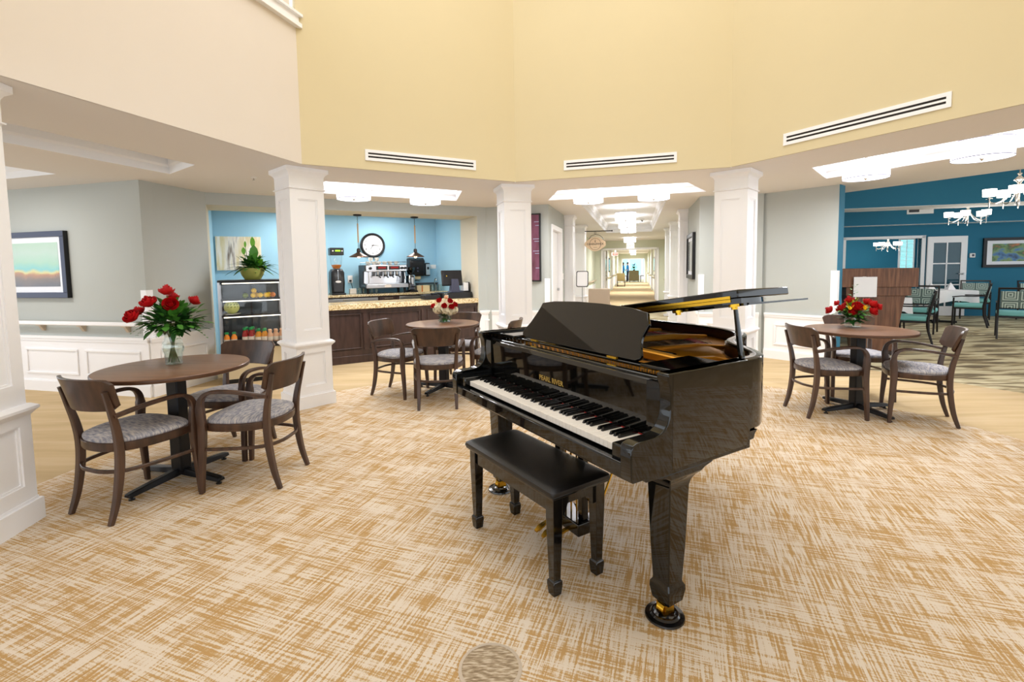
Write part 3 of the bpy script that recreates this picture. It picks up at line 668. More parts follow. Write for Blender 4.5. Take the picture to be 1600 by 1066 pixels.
# music desk leaning back
dk = [(-.43,.0),(.43,.0),(.452,.012),(.455,.03),(.438,.06),(.425,.095),(.424,.12),(.432,.155),(.436,.175),(.418,.2),(.405,.228),(.30,.244),(.1,.254),(-.1,.254),(-.30,.244),(-.405,.228),(-.408,.2),(-.42,.16),(-.445,.10),(-.475,.055),(-.485,.03),(-.475,.012)]
dkm = MB().prism(dk, -.009, .009, 'y')
th = math.atan2(.115,.222)
T = Matrix.Translation((0,.290,.990)) @ Matrix.Rotation(-th,4,'X')
desk = obj('music_desk', MB().merge(dkm, T), 'piano_black', piano, bevel=0.003)
for x in (-.33,.30): obj('desk_hinge', MB().box(x-.03,x+.03,.268,.282,.986,.996), 'brass', desk)
mat('string_bed_mat', (120,96,70), .6)
# cast plate, struts, strings
po = [p for p in offset(curve,0.064) if p.y > .50]; pi_ = [p for p in offset(curve,0.20) if p.y > .50]
obj('plate', MB().rings([[(a.x,a.y,.952),(b.x,b.y,.944),(b.x,b.y,.93),(a.x,a.y,.93)] for a, b in zip(po, pi_)]), 'plate_gold', piano, smooth=40)
obj('plate_web', MB().box(-.682,.682,.236,.50,.938,.950), 'plate_gold', piano, bevel=.004)
pn_ = MB()
for i in range(88):
    x = -.62+1.24*i/87; pn_.cyl((x,.262+.014*(i%3),.950),(x,.262+.014*(i%3),.972),.0028,seg=5)
q_ = obj('tuning_pins', pn_, 'steel', piano); q_['kind'] = 'stuff'
for (x0,y0),(x1,y1) in (((.45,.46),(.58,.76)),((.16,.46),(.30,1.10)),((-.16,.46),(-.02,1.36)),((-.45,.46),(-.40,1.38))):
    mb = MB().sweep([(x0,y0,.950),(x0*.7+x1*.3,y0*.7+y1*.3,.972),(x0*.3+x1*.7,y0*.3+y1*.7,.972),(x1,y1,.950)], .035, .034, side=(1,0,0)); obj('plate_strut', mb, 'plate_gold', piano)
obj('plate_rib', MB().sweep(smooth_path([(-.66,.50,.965),(-.3,.515,.978),(0.1,.515,.98),(.40,.505,.978),(.66,.50,.965)],5), .05, .04, up=(0,0,1)), 'plate_gold', piano)
obj('plate_hump', MB().rings([[(c_[0]+(px_-c_[0])*k_, c_[1]+(py_-c_[1])*k_, z_) for px_, py_ in ((.10,.66),(.36,.66),(.52,.80),(.42,.93),(.26,1.02),(.14,.98))] for c_ in ((.30,.83),) for k_, z_ in ((1.0,.945),(.96,.962),(.80,.974),(.5,.978))]), 'plate_gold', piano)
mb = MB()
for i in range(46):
    x = -.60+i*.026; x1 = -.62+i*.0275; y1 = min(1.36, 1.40-max(0,(x1+.05))*1.05)
    if x1 > .2: y1 = 1.15-(x1-.2)*1.1
    if y1 > .55: mb.cyl((x,.50,.956),(x1,y1,.954),.0016,seg=4,caps=False)
s_ = obj('strings', mb, 'steel', piano); s_['kind'] = 'stuff'
obj('felt_strip', MB().sweep([(-.50,1.27,.950),(-.2,1.26,.950),(.04,1.18,.950),(.20,1.08,.950),(.33,.96,.950)], .05, .010, up=(0,0,1)), 'felt_red', piano)
obj('bridge', MB().sweep([(-.55,1.12,.945),(-.25,1.10,.945),(-.02,1.02,.945),(.12,.92,.945),(.24,.80,.945)], .03, .02, up=(0,0,1)), 'rim_inner_wood', piano)
obj('string_bed', MB().prism([(-.66,.50),(.66,.50),(.60,.70),(.36,1.0),(.20,1.26),(-.1,1.36),(-.66,1.36)], .915, .925), 'string_bed_mat', piano)
obj('damper_rail', MB().sweep([(-.62,.55,.985),(-.2,.56,.985),(.2,.56,.985),(.42,.55,.985)], .026, .022, up=(0,0,1)), 'piano_black', piano)
# lid: main panel hinged on the spine, front flap folded back on top
AL = math.radians(9.0)
LT = Matrix.Translation((-XW,0,1.020)) @ Matrix.Rotation(-AL,4,'Y')
YH = 0.56
lidc = [Vector((p.x+XW,p.y)) for p in offset(curve,-0.012) if p.y > 0.601]
lp = [(1.50,YH)] + [(p.x,p.y) for p in lidc] + [(0.0,YH)]
lid = obj('lid', MB().merge(MB().prism(lp, -.008, .0135), LT), 'piano_black', piano, bevel=0.004)
fl = MB().box(0.0,1.49,YH,YH+.37,.0145,.050)
flap = obj('lid_flap', MB().merge(fl, LT), 'piano_black', piano, bevel=0.005)
for z0, z1 in ((.0005,.0128),(.0148,.0265)):
    obj('hinge', MB().merge(MB().box(.03,1.455,YH-.003,YH,z0,z1), LT), 'brass', lid)
obj('lid_batten', MB().merge(MB().box(1.10,1.47,YH+.06,YH+.09,-.018,-.008).box(1.44,1.475,YH+.09,YH+.55,-.016,-.008), LT), 'piano_black', lid)
for sx in (1.15,1.44): obj('prop_socket', MB().merge(MB().cyl((sx,YH+.04,-.020),(sx,YH+.04,-.008),.022).cyl((sx,YH+.04,-.030),(sx,YH+.04,-.020),.013), LT), 'brass', lid)
ptop = LT @ Vector((1.445,YH+.04,-.020))
obj('lid_prop', MB().sweep([(.712,.63,.96),(.705,.61,1.06),ptop], [.030,.026,.018], [.018,.016,.012], side=(0,1,0)), 'piano_black', piano)
obj('prop_bracket', MB().box(.655,.687,.66,.70,.93,1.0), 'brass', piano)
# legs, casters
def piano_leg(x, y, flare=True):
    rg = []; lim = .7425
    for z, h in ((.637,.165),(.630,.150),(.622,.115),(.610,.090),(.595,.073),(.575,.062),(.550,.056),(.30,.048),(.165,.041),(.152,.041),(.138,.049),(.118,.050),(.070,.042)):
        xa, xb, ya, yb = max(x-h,-lim), min(x+h,lim), y-h, y+h
        if flare and z > .6: ya = max(ya, .06)
        rg.append([(xa,ya,z),(xb,ya,z),(xb,yb,z),(xa,yb,z)])
    lg = obj('leg', MB().rings(rg), 'piano_black', piano, bevel=0.004)
    c = MB().cyl((x,y,.045),(x,y,.075),.022).box(x-.024,x-.018,y-.035,y+.012,.022,.062).box(x+.018,x+.024,y-.035,y+.012,.022,.062).box(x-.024,x+.024,y-.014,y+.014,.052,.064)
    cs = obj('caster', c, 'brass', lg)
    obj('wheel', MB().cyl((x-.016,y-.022,.038),(x+.016,y-.022,.038),.0235,seg=18), 'brass', cs)
for x, y in ((.655,.236),(-.655,.236),(-.30,1.20)): piano_leg(x, y)
# pedal lyre
ly = obj('pedal_lyre', MB().box(-.13,.13,.21,.34,.07,.135).box(-.115,-.075,.25,.29,.135,.64).box(.075,.115,.25,.29,.135,.64).box(-.16,.16,.20,.34,.60,.64), 'wood_gloss_black', piano, bevel=0.006)
for x in (-.045,0,.045): obj('pedal_rod', MB().cyl((x,.27,.13),(x,.27,.62),.0045,seg=8), 'brass', ly)
for x in (-.06,0,.06): obj('pedal', MB().rings([[(x-.010,.21,.083),(x+.010,.21,.083),(x+.010,.21,.095),(x-.010,.21,.095)],[(x-.011,.15,.075),(x+.011,.15,.075),(x+.011,.15,.085),(x-.011,.15,.085)],[(x-.017,.11,.06),(x+.017,.11,.06),(x+.017,.11,.07),(x-.017,.11,.07)],[(x-.010,.085,.048),(x+.010,.085,.048),(x+.010,.085,.056),(x-.010,.085,.056)]]), 'brass', ly)
for x in (-.10,.10): obj('lyre_brace', MB().cyl((x,.34,.10),(x,.62,.63),.006,seg=8), 'brass', ly)
def pl_world(x, y): 
    a = PR; return (PO[0]+x*math.cos(a)-y*math.sin(a), PO[1]+x*math.sin(a)+y*math.cos(a), 0)
for i, (x, y, lb) in enumerate(((.655,.222,'round black caster cup under the nearest piano leg'),(-.655,.222,'round black caster cup under the far left piano leg'),(-.30,1.187,'round black caster cup under the piano tail leg'))):
    t = tag(obj('caster_cup', MB().lathe([(.074,0),(.078,.004),(.076,.010),(.058,.013),(.052,.020),(.046,.020),(.040,.014),(.036,.011),(.001,.011)], seg=32), 'cup_black', None, pl_world(x,y)), lb, 'caster cup', 'piano caster cups')

# ================================================================ PIANO BENCH
ba = 2.1585; bu = Vector((math.cos(ba), math.sin(ba))); bn = Vector((bu.y,-bu.x)); bc = Vector((.1828,1.9344)) + bu*.3525 + bn*.1485
bench = thing('piano_bench', 'black piano bench with padded leather seat in front of the keyboard', 'bench', (bc.x, bc.y, 0), ba-PI)
def seat_rings():
    out = []
    for z, g, r in ((.449,0,.004),(.458,.004,.012),(.470,.003,.02),(.478,-.008,.03),(.482,-.03,.03),(.484,-.07,.02)):
        hx, hy = .372+g, .167+g; ring = []
        for cx, cy, a0 in ((1,1,0),(-1,1,1),(-1,-1,2),(1,-1,3)):
            for j in range(4):
                a = (a0+j/3)*PI/2; ring.append((cx*(hx-r)+r*math.cos(a), cy*(hy-r)+r*math.sin(a), z))
        out.append(ring)
    return out
obj('seat', MB().rings(seat_rings()), 'leather_black', bench)
obj('seat_board', MB().box(-.37,.37,-.165,.165,.438,.450), 'wood_gloss_black', bench, bevel=0.003)
arch = lambda L: [(-L,.435),(-L,.345),(-L+.05,.345),(-L+.07,.365),(L-.07,.365),(L-.05,.345),(L,.345),(L,.435)]
for s in (-1,1):
    obj('apron', MB().prism([(-.30,.437),(-.30,.365),(.30,.365),(.30,.437)], s*.118, s*.140, 'y'), 'wood_gloss_black', bench)
    obj('apron', MB().prism([(-.12,.437),(-.12,.345),(-.085,.345),(-.07,.36),(-.06,.39),(.06,.39),(.07,.36),(.085,.345),(.12,.345),(.12,.437)], s*.320, s*.342, 'x'), 'wood_gloss_black', bench)
    for q in (-1,1):
        cx, cy = s*.328, q*.124; rg = []
        for z, h in ((.437,.026),(.345,.026),(.075,.0185),(.068,.018),(.060,.024),(.045,.0245),(.0,.020)):
            rg.append([(cx-h,cy-h,z),(cx+h,cy-h,z),(cx+h,cy+h,z),(cx-h,cy+h,z)])
        obj('leg', MB().rings(rg), 'wood_gloss_black', bench, bevel=0.002)

# ================================================================ FLOOR BOX COVER
fb_ = thing('floor_box', 'round carpeted floor box cover in the near carpet', 'floor box', (-.077,1.585,0.0))
obj('ring', MB().lathe([(.112,.0),(.112,.004),(.106,.006),(.100,.006),(.100,.0)], seg=40), 'bracket_tan', fb_)
streak_mat('floor_box_top', [(136,116,90),(170,150,122),(204,188,164)], (26,120,1), 0.35, 0.9, [0.38,0.5,0.6])
obj('lid', MB().lathe([(.100,.0),(.100,.0045),(.001,.0045)], seg=40), 'floor_box_top', fb_)
lf = tag(obj('fallen_leaf', MB().leaf((4.0,2.99,.004),(1,.3,.1),.03,.016), 'leaf_mid'), 'tiny green leaf fallen on the carpet at the right', 'leaf')

# ================================================================ ROUND TABLES
def make_table(label, xy, arms, group='round wooden cafe tables', r=.458):
    t = thing('round_table', label, 'table', (xy[0],xy[1],0), 0, group)
    obj('table_top', MB().lathe([(.001,.750),(r-.012,.750),(r-.002,.754),(r,.762),(r,.774),(r-.004,.779),(r-.012,.780),(.001,.780)], seg=64), 'table_wood', t)
    obj('edge_band', MB().lathe([(r+.0005,.755),(r+.002,.758),(r+.002,.772),(r+.0005,.776)], seg=64, caps=False), 'table_edge', t)
    a0 = arms
    R = Matrix.Rotation(a0,4,'Z')
    obj('column', MB().merge(MB().box(-.05,.05,-.038,.038,.05,.737), R), 'metal_black', t, bevel=0.008)
    obj('mount', MB().merge(MB().box(-.16,.16,-.16,.16,.737,.750), R), 'metal_black', t)
    for k in range(4):
        Rk = Matrix.Rotation(a0+PI/4*0+k*PI/2,4,'Z'); L = .36
        m = MB().rings([[(x,-w,z0),(x,w,z0),(x,w*.7,z1),(x,-w*.7,z1)] for x, w, z0, z1 in ((.0,.03,.035,.085),(.05,.03,.033,.08),(L-.03,.029,.022,.052),(L,.026,.024,.046))])
        f = obj('foot', MB().merge(m, Rk), 'metal_black', t, bevel=0.006)
        g = MB().cyl((L-.03,0,0),(L-.03,0,.008),.018).cyl((L-.03,0,.008),(L-.03,0,.026),.008); obj('glide', MB().merge(g, Rk), 'black_plastic', f)
    return t
make_table('round wooden table with the tall vase of red roses', (-2.25,3.20), math.radians(-18), r=.445)
make_table('round wooden table with the red and white bouquet by the coffee bar', (-.74,5.51), math.radians(-27), r=.42)
make_table('round wooden table with the low red roses near the dining room', (3.30,4.45), math.radians(11), r=.44)

# ================================================================ BENTWOOD ARMCHAIRS
chair0 = thing('armchair', 'x', 'chair', (0,0,0), 0, 'brown bentwood armchairs')
def make_chair(t):
    up = (0,0,1)
    # seat outline: rounded front, narrower round back
    sp = smooth_path([(-.235,.20),(-.13,.245),(0,.255),(.13,.245),(.235,.20),(.262,.08),(.245,-.06),(.19,-.165),(.09,-.215),(0,-.225),(-.09,-.215),(-.19,-.165),(-.245,-.06),(-.262,.08)], 4, True)
    def ring(s, z, k=1.0): return [(p.x*s, p.y*s*k+.005*(1-s), z) for p in sp]
    obj('seat_frame', MB().rings([ring(.94,.398),(ring(.985,.398)),(ring(1.0,.404)),(ring(1.0,.444)),(ring(.97,.448)),(ring(.85,.448)),(ring(.85,.410))]), 'chair_wood', t)
    obj('seat_cushion', MB().rings([ring(.955,.446),ring(.968,.456),ring(.95,.468),ring(.86,.478),ring(.62,.485),ring(.3,.488)]), 'seat_fabric', t)
    # rear posts (run up into the backrest), front legs with bent arms
    for s in (-1,1):
        P = smooth_path([(s*.188,-.245,0),(s*.186,-.208,.12),(s*.186,-.182,.28),(s*.188,-.175,.42),(s*.194,-.188,.54),(s*.202,-.215,.66),(s*.208,-.238,.76)], 3)
        n = len(P); obj('rear_leg', MB().sweep(P, [.026+.016*math.sin(PI*min(1,i/(n-1)*1.15)) for i in range(n)], [.026+.014*math.sin(PI*min(1,i/(n-1)*1.1)) for i in range(n)], side=(1,0,0)), 'chair_wood', t)
        P = smooth_path([(s*.268,.225,0),(s*.266,.218,.15),(s*.263,.205,.35),(s*.262,.205,.45),(s*.263,.21,.545),(s*.262,.200,.605),(s*.259,.165,.642),(s*.255,.10,.655),(s*.245,-.02,.648),(s*.225,-.13,.628),(s*.207,-.20,.612)], 4)
        n = len(P); W_ = []; T_ = []
        for i in range(n):
            z = P[i].z; q = i/(n-1)
            W_.append(.034 if q < .45 else .036); T_.append(.026+.026*min(1,z/.42) if q < .42 else (.042-.020*min(1,(q-.42)/.2)))
        f = obj('front_leg', MB().sweep(P[:22], W_[:22], T_[:22], side=(1,0,0)), 'chair_wood', t)
        obj('armrest', MB().sweep(P[21:], W_[21:], T_[21:], side=(1,0,0)), 'chair_wood', t)
    # bent stretcher ring, open at the front
    st_ = smooth_path([(-.262,.195,.285),(-.245,.02,.285),(-.20,-.15,.285),(-.10,-.215,.285),(0,-.225,.285),(.10,-.215,.285),(.20,-.15,.285),(.245,.02,.285),(.262,.195,.285)], 4)
    obj('stretcher', MB().sweep(st_, .016, .020, up=up), 'chair_wood', t)
    # curved backrest
    mb = MB(); rg = []
    nz, nx = 7, 17
    def bp(u, v, off):
        z = .640+.19*v; hw = .218+.030*v; x = hw*u
        y = -.250-.045*v+.075*u*u + off*(.8+.2*(1-abs(u)))
        r = max(0, abs(u)-.80)/.20; 
        if v > .5: z -= (.030*r*r)*(v-.5)*2
        else: z += (.030*r*r)*(.5-v)*2
        return (x, y, z)
    for side in (-.013,.013):
        rg.append([[bp(-1+2*i/(nx-1), j/(nz-1), side) for i in range(nx)] for j in range(nz)])
    vs = [p for g in rg for r_ in g for p in r_]; fs = []; o_ = nz*nx
    for j in range(nz-1):
        for i in range(nx-1):
            a = j*nx+i; fs.append((a,a+1,a+nx+1,a+nx)); fs.append((o_+a,o_+a+nx,o_+a+nx+1,o_+a+1))
    for i in range(nx-1):
        for j in (0,nz-1): a = j*nx+i; fs.append((a,a+1,o_+a+1,o_+a))
    for j in range(nz-1):
        for i in (0,nx-1): a = j*nx+i; fs.append((a,a+nx,o_+a+nx,o_+a))
    obj('backrest', MB().add(vs, fs), 'chair_wood', t, bevel=0.005)
    return t
make_chair(chair0)
chairs = [((-2.314,2.878),68,'bentwood armchair with its back to the camera at the tall rose table'),
 ((-1.718,3.212),176.6,'bentwood armchair at the right of the tall rose table'),
 ((-2.195,3.735),-99,'bentwood armchair behind the tall rose table facing the camera'),
 ((-1.243,5.405),-17.8,'bentwood armchair at the left of the table by the coffee bar'),
 ((-.72,4.93),94.5,'bentwood armchair with its back to the camera at the table by the coffee bar'),
 ((-.60,6.03),-98,'bentwood armchair between the bouquet table and the bar front'),
 ((-.12,5.44),165,'bentwood armchair right of the bouquet table, mostly hidden by the piano'),
 ((2.966,4.429),-0.9,'bentwood armchair left of the low rose table, nearest the piano'),
 ((3.67,4.21),148,'bentwood armchair right of the low rose table, turned towards it'),
 ((3.68,5.0),-107,'bentwood armchair behind the low rose table')]
for i, ((x,y),a,lb) in enumerate(chairs):
    rz = math.radians(a-90)
    if i == 0: chair0.location = (x,y,0); chair0.rotation_euler = (0,0,rz); chair0['label'] = lb
    else: dup(chair0, (x,y,0), rz, lb)

# ================================================================ FLOWERS
def rose(parent, c, r, d=(0,0,1), name='rose', mt='rose_red', seed=0):
    rnd = random.Random(seed); d = Vector(d).normalized(); q = d.to_track_quat('Z','Y').to_matrix().to_4x4()
    mb = MB()
    for k in range(4):
        n = 5 if k < 3 else 3; R = r*(1-.25*k); 
        for j in range(n):
            a = 2*PI*(j+.37*k)/n + rnd.uniform(-.2,.2); vs = []; fs = []
            hgt = r*(.75+.28*k*.6); w_ = 2*PI/n*.72
            nu, nv = 5, 4
            for v in range(nv):
                tv = v/(nv-1); rad = R*(.35+.65*math.sin(tv*PI*.62))*(1+ (.12*tv*tv if k == 0 else 0)); z = -r*.45+hgt*1.25*tv
                for u in range(nu):
                    au = a+w_*(u/(nu-1)-.5)*2*(.6+.4*math.sin(tv*PI)); zz = z - (abs(u-(nu-1)/2)/(nu-1)*2)**2*r*.16*tv
                    vs.append((rad*math.cos(au), rad*math.sin(au), zz))
            for v in range(nv-1):
                for u in range(nu-1): b = v*nu+u; fs.append((b,b+1,b+nu+1,b+nu))
            mb.add(vs, fs)
    mb.ball((0,0,r*.1), r*.42, r*.42, r*.5, 8, 6)
    return obj(name, MB().merge(mb, Matrix.Translation(c) @ q), mt, parent)
def foliage(n, c, spread, hz, lmin, lmax, wid, seed, droop=.35, elev=(-.2,1.0)):
    rnd = random.Random(seed); mb = MB()
    for i in range(n):
        a = rnd.uniform(0,2*PI); el = rnd.uniform(*elev); d = Vector((math.cos(a)*math.cos(el), math.sin(a)*math.cos(el), math.sin(el)))
        st0 = Vector(c) + Vector((d.x*spread*rnd.uniform(.05,.8), d.y*spread*rnd.uniform(.05,.8), d.z*hz*rnd.uniform(.1,.9)))
        L = rnd.uniform(lmin,lmax); mb.leaf(st0, d+Vector((0,0,rnd.uniform(-.2,.3))), L, wid*rnd.uniform(.7,1.2), droop*rnd.uniform(.3,1.2), fold=rnd.uniform(0,.4))
    return mb
# --- tall vase of red roses
vz = .7805
t = thing('rose_vase', 'tall clear glass vase of red roses and greenery on the left table', 'flowers', (-2.297,3.260,vz), 0)
vp = [(.040,.0),(.050,.003),(.052,.02),(.050,.03),(.056,.07),(.066,.11),(.062,.145),(.048,.185),(.050,.205),(.068,.235)]
obj('vase', MB().lathe(vp+[(r_-.003,z_) for r_, z_ in reversed(vp[1:])], seg=12, caps=True), 'glass_vase', t, smooth=25)
obj('water', MB().lathe([(.044,.008),(.046,.03),(.052,.07),(.061,.11),(.058,.14),(.001,.14)], seg=12), 'glass_vase', t)
mb = MB(); rnd = random.Random(3)
for i in range(14): a = rnd.uniform(0,6.28); b = rnd.uniform(.01,.04); mb.cyl((b*math.cos(a),b*math.sin(a),.012),(-.03*math.cos(a+.5),-.03*math.sin(a+.5),.24),.0035,seg=5)
obj('stems', mb, 'stem_green', t)
obj('foliage', foliage(240,(0,0,.28),.22,.14,.04,.09,.042,5,.3,(-.5,1.2)), 'leaf_dark', t)
obj('foliage', foliage(220,(0.02,0,.29),.24,.17,.04,.09,.042,6,.25,(-.4,1.3)), 'leaf_mid', t)
mb = MB()
for (a, el, L) in ((.2,.15,.17),(-.3,.0,.2),(3.2,-.15,.17),(2.7,-.3,.15),(.6,-.35,.15),(3.6,-.05,.16),(-.8,-.2,.15),(1.2,.5,.16)):
    d = Vector((math.cos(a)*math.cos(el), math.sin(a)*math.cos(el), math.sin(el)))
    for k in range(9):
        q = k/8; pnt = Vector((0,0,.30))+d*(.06+L*q)-Vector((0,0,.06*q*q)); sd = d.cross(Vector((0,0,1))).normalized()
        for s in (-1,1): mb.leaf(pnt, d*.7+sd*s, .055*(1-q*.7), .014, .2, n=2)
obj('fern_fronds', mb, 'leaf_mid', t)
# local right = world +x-ish as seen by the camera
cr_ = Vector((.81,.585,0)); cf_ = Vector((.585,-.81,0))     # camera right, towards camera
def rp(r_, f_, z_): q = cr_*r_ + cf_*f_; return (q.x, q.y, z_)
for i, (r_, f_, z_, s, dd) in enumerate(((-.205,.06,.345,.036,(-.5,.4,.5)),(-.115,.05,.43,.036,(-.3,.3,.8)),(-.015,.02,.50,.034,(0,0,1)),(-.0,.10,.415,.034,(0,1,.5)),(.02,-.06,.455,.028,(0,0,1)),(-.17,-.04,.37,.028,(-.5,0,.8)),(.135,-.02,.425,.03,(.6,0,.8)))):
    d_ = cr_*dd[0]+cf_*dd[1]+Vector((0,0,dd[2])); rose(t, rp(r_,f_,z_), s*1.35, d_, seed=i)
    
# --- low red and white arrangement by the bar
t = thing('mixed_bouquet', 'red roses and white hydrangeas in a low glass vase by the bar', 'flowers', (-0.732,5.630,vz), 0)
obj('vase', MB().lathe([(.062,0),(.066,.002),(.066,.085),(.063,.085),(.063,.006),(.001,.006)], seg=24), 'glass_vase', t)
obj('foliage', foliage(110,(0,0,.055),.075,.05,.03,.07,.03,11,.2,(-.6,1.2)), 'leaf_dark', t)
def florets(c, r, seed):
    rnd = random.Random(seed); mb = MB()
    for i in range(60):
        v = Vector((rnd.gauss(0,1),rnd.gauss(0,1),rnd.gauss(0,1)+.3)).normalized(); p = Vector(c)+v*r*.86
        q = v.to_track_quat('Z','Y').to_matrix()
        for k in range(4):
            a = k*PI/2+i; d = q @ Vector((math.cos(a),math.sin(a),.25)); mb.leaf(p, d, r*.36, r*.34, 0, up=v, n=2)
    mb.ball(c, r*.8, seg=10, rg=6); return mb
C2 = Vector((1,0,0)); 
for i, (x_, y_, z_, r_) in enumerate(((-.075,-.03,.155,.06),(.02,-.07,.15,.062),(.11,-.02,.145,.055),(.0,.03,.215,.065),(.07,-.05,.12,.045),(-.03,-.06,.19,.05))): obj('hydrangea', florets((x_,y_,z_),r_,i), 'hydrangea', t)
for i, (x_, y_, z_) in enumerate(((-.125,-.03,.19),(.015,-.125,.195),(.09,-.09,.18),(.13,-.05,.205),(.075,-.07,.245),(-.05,-.06,.255))): rose(t, (x_,y_,z_), .033, (x_,y_-.05,.12), seed=20+i)
obj('lily', florets((.02,.02,.29),.025,9), 'juice_pink', t)
# --- low red roses on the right table
t = thing('rose_bowl', 'low arrangement of red roses in a clear round vase on the right table', 'flowers', (3.357,4.609,vz), 0)
obj('vase', MB().lathe([(.064,0),(.068,.002),(.068,.10),(.065,.10),(.065,.006),(.001,.006)], seg=24), 'glass_vase', t)
obj('foliage', foliage(110,(0,0,.08),.13,.07,.03,.08,.036,31,.2,(-.5,1.1)), 'leaf_dark', t)
obj('foliage', foliage(150,(0,0,.13),.17,.09,.04,.09,.034,32,.25,(-.1,1.2)), 'leaf_mid', t)
obj('sprigs', foliage(40,(0,0,.16),.16,.10,.03,.06,.016,33,.1,(.0,1.4)), 'leaf_yellow', t)
mb = MB(); 
for k in range(16): mb.leaf((.02*math.sin(k),.02*math.cos(k),.24+.011*k),(math.cos(k*2.4),math.sin(k*2.4),.4),.04,.016,.1,n=2)
obj('eucalyptus', mb, 'leaf_mid', t)
cr3 = Vector((.806,-.592,0)); cf3 = Vector((-.592,-.806,0))
for i, (r_, f_, z_, s) in enumerate(((-.185,.02,.155,.042),(-.09,.05,.175,.044),(-.03,0,.255,.044),(.035,.09,.20,.050),(.145,.02,.225,.044),(.15,.05,.16,.044),(-.13,-.04,.22,.03),(.19,-.02,.20,.036),(.10,-.03,.24,.04),(-.05,-.09,.20,.04),(.0,.11,.15,.036))):
    q = cr3*r_+cf3*f_; rose(t, (q.x,q.y,z_), s, (q.x*3,q.y*3,.35), seed=40+i)
for i, (r_, f_) in enumerate(((.09,.1),(-.02,.13))):
    q = cr3*r_+cf3*f_; obj('alstroemeria', foliage(7,(q.x,q.y,.17),.02,.02,.03,.05,.02,50+i,0,(.2,1.3)), 'lemon', t)
# ================================================================ CEILING LIGHTS
def drum_light(label, xy, z0=2.335, r=.215, h=.165, energy=19, group='white drum ceiling lights', mesh0=[None]):
    if mesh0[0] is None:
        t = thing('ceiling_light', label, 'light', (xy[0],xy[1],z0), 0, group)
        obj('shade', MB().lathe([(r-.004,.002),(r,.002),(r,h),(r-.004,h)], seg=40, caps=False), 'lamp_shade', t)
        obj('diffuser', MB().lathe([(r-.005,.012),(r-.005,.016),(.001,.016),(.001,.012)], seg=40, caps=False), 'lamp_shade', t)
        obj('trim_ring', MB().lathe([(r+.0005,-.001),(r+.003,-.001),(r+.003,.007),(r+.0005,.007)], seg=40, caps=False), 'lamp_band', t)
        obj('trim_ring', MB().lathe([(r+.0005,h-.007),(r+.003,h-.007),(r+.003,h),(r+.0005,h)], seg=40, caps=False), 'lamp_band', t)
        obj('finial', MB().lathe([(.001,-.022),(.007,-.018),(.010,-.010),(.018,-.004),(.020,.012),(.001,.012)], seg=14), 'nickel', t)
        obj('stem', MB().cyl((0,0,.016),(0,0,H+.30-z0),.012), 'nickel', t)
        mesh0[0] = t
    else:
        t = dup(mesh0[0], (xy[0],xy[1],z0), 0, label, group)
    area_light('drum_lamp', (xy[0],xy[1],z0-.03), .36, .36, energy, (.96,.98,1.0), shape='DISK')
    area_light('drum_uplight', (xy[0],xy[1],z0+h-.03), .30, .30, energy*.32, (1.0,.97,.97), rot=(PI,0,0), shape='DISK')
    return t
drum_light('white drum ceiling light above the coffee bar, left one', (-1.98,6.36))
drum_light('white drum ceiling light above the coffee bar, right one', (-1.13,6.90))
drum_light('white drum ceiling light at the corridor mouth, left one', (1.22,7.06))
drum_light('white drum ceiling light at the corridor mouth, right one', (2.10,6.82))
drum_light('white drum ceiling light near the dining room, nearer the wall', (4.02,5.40))
drum_light('white drum ceiling light near the dining room, nearer the right edge', (4.38,4.46))
for i, (m_, lb) in enumerate(((2.6,'first'),(4.6,'second'),(6.4,'third'))):
    x, y, _ = em(2.13, m_); drum_light('%s drum ceiling light inside the corridor recess' % lb, (x,y), z0=2.36, energy=19, group='corridor drum lights')
for i, (m_, lb) in enumerate(((10.2,'drum ceiling light just before the double doors'),(18.0,'drum ceiling light in the far corridor'),(25.0,'drum ceiling light two thirds along the far corridor'),(31.5,'added drum light brightening the far end of the far corridor'))):  # the last drum light is added to brighten the dark far end
    x, y, _ = em(2.13, m_); drum_light(lb, (x,y), z0=2.262, energy=(55,75,85,95)[i], group='corridor drum lights')
x, y = facet_pt(0, 0.0, 3.6); area_light('left_hall_lamp', (x,y,2.40), .8, .4, 20, (1,.97,.95))
x, y, z = em(2.2, 38.5, 2.55); area_light('lounge_lamp', (x,y,z), 2, 2, 90, (.95,1,1))
sd = thing('smoke_detector', 'small white smoke detector in the corridor recess', 'detector', em(2.50, 5.6, H+.215), 0)
obj('body', MB().lathe([(.06,0),(.06,-.02),(.04,-.035),(.001,-.035)]), 'white_plastic', sd); obj('sensor', MB().ball((0,0,-.045),.022), 'black_plastic', sd)
spk = thing('sprinkler', 'small white sprinkler head on the low ceiling left of the second column', 'sprinkler', (-2.75,5.33,H), 0)
obj('plate', MB().lathe([(.03,0),(.03,-.006),(.012,-.01),(.001,-.01)]), 'white_plastic', spk); obj('head', MB().cyl((0,0,-.03),(0,0,-.008),.006).cyl((0,0,-.032),(0,0,-.03),.014), 'nickel', spk)

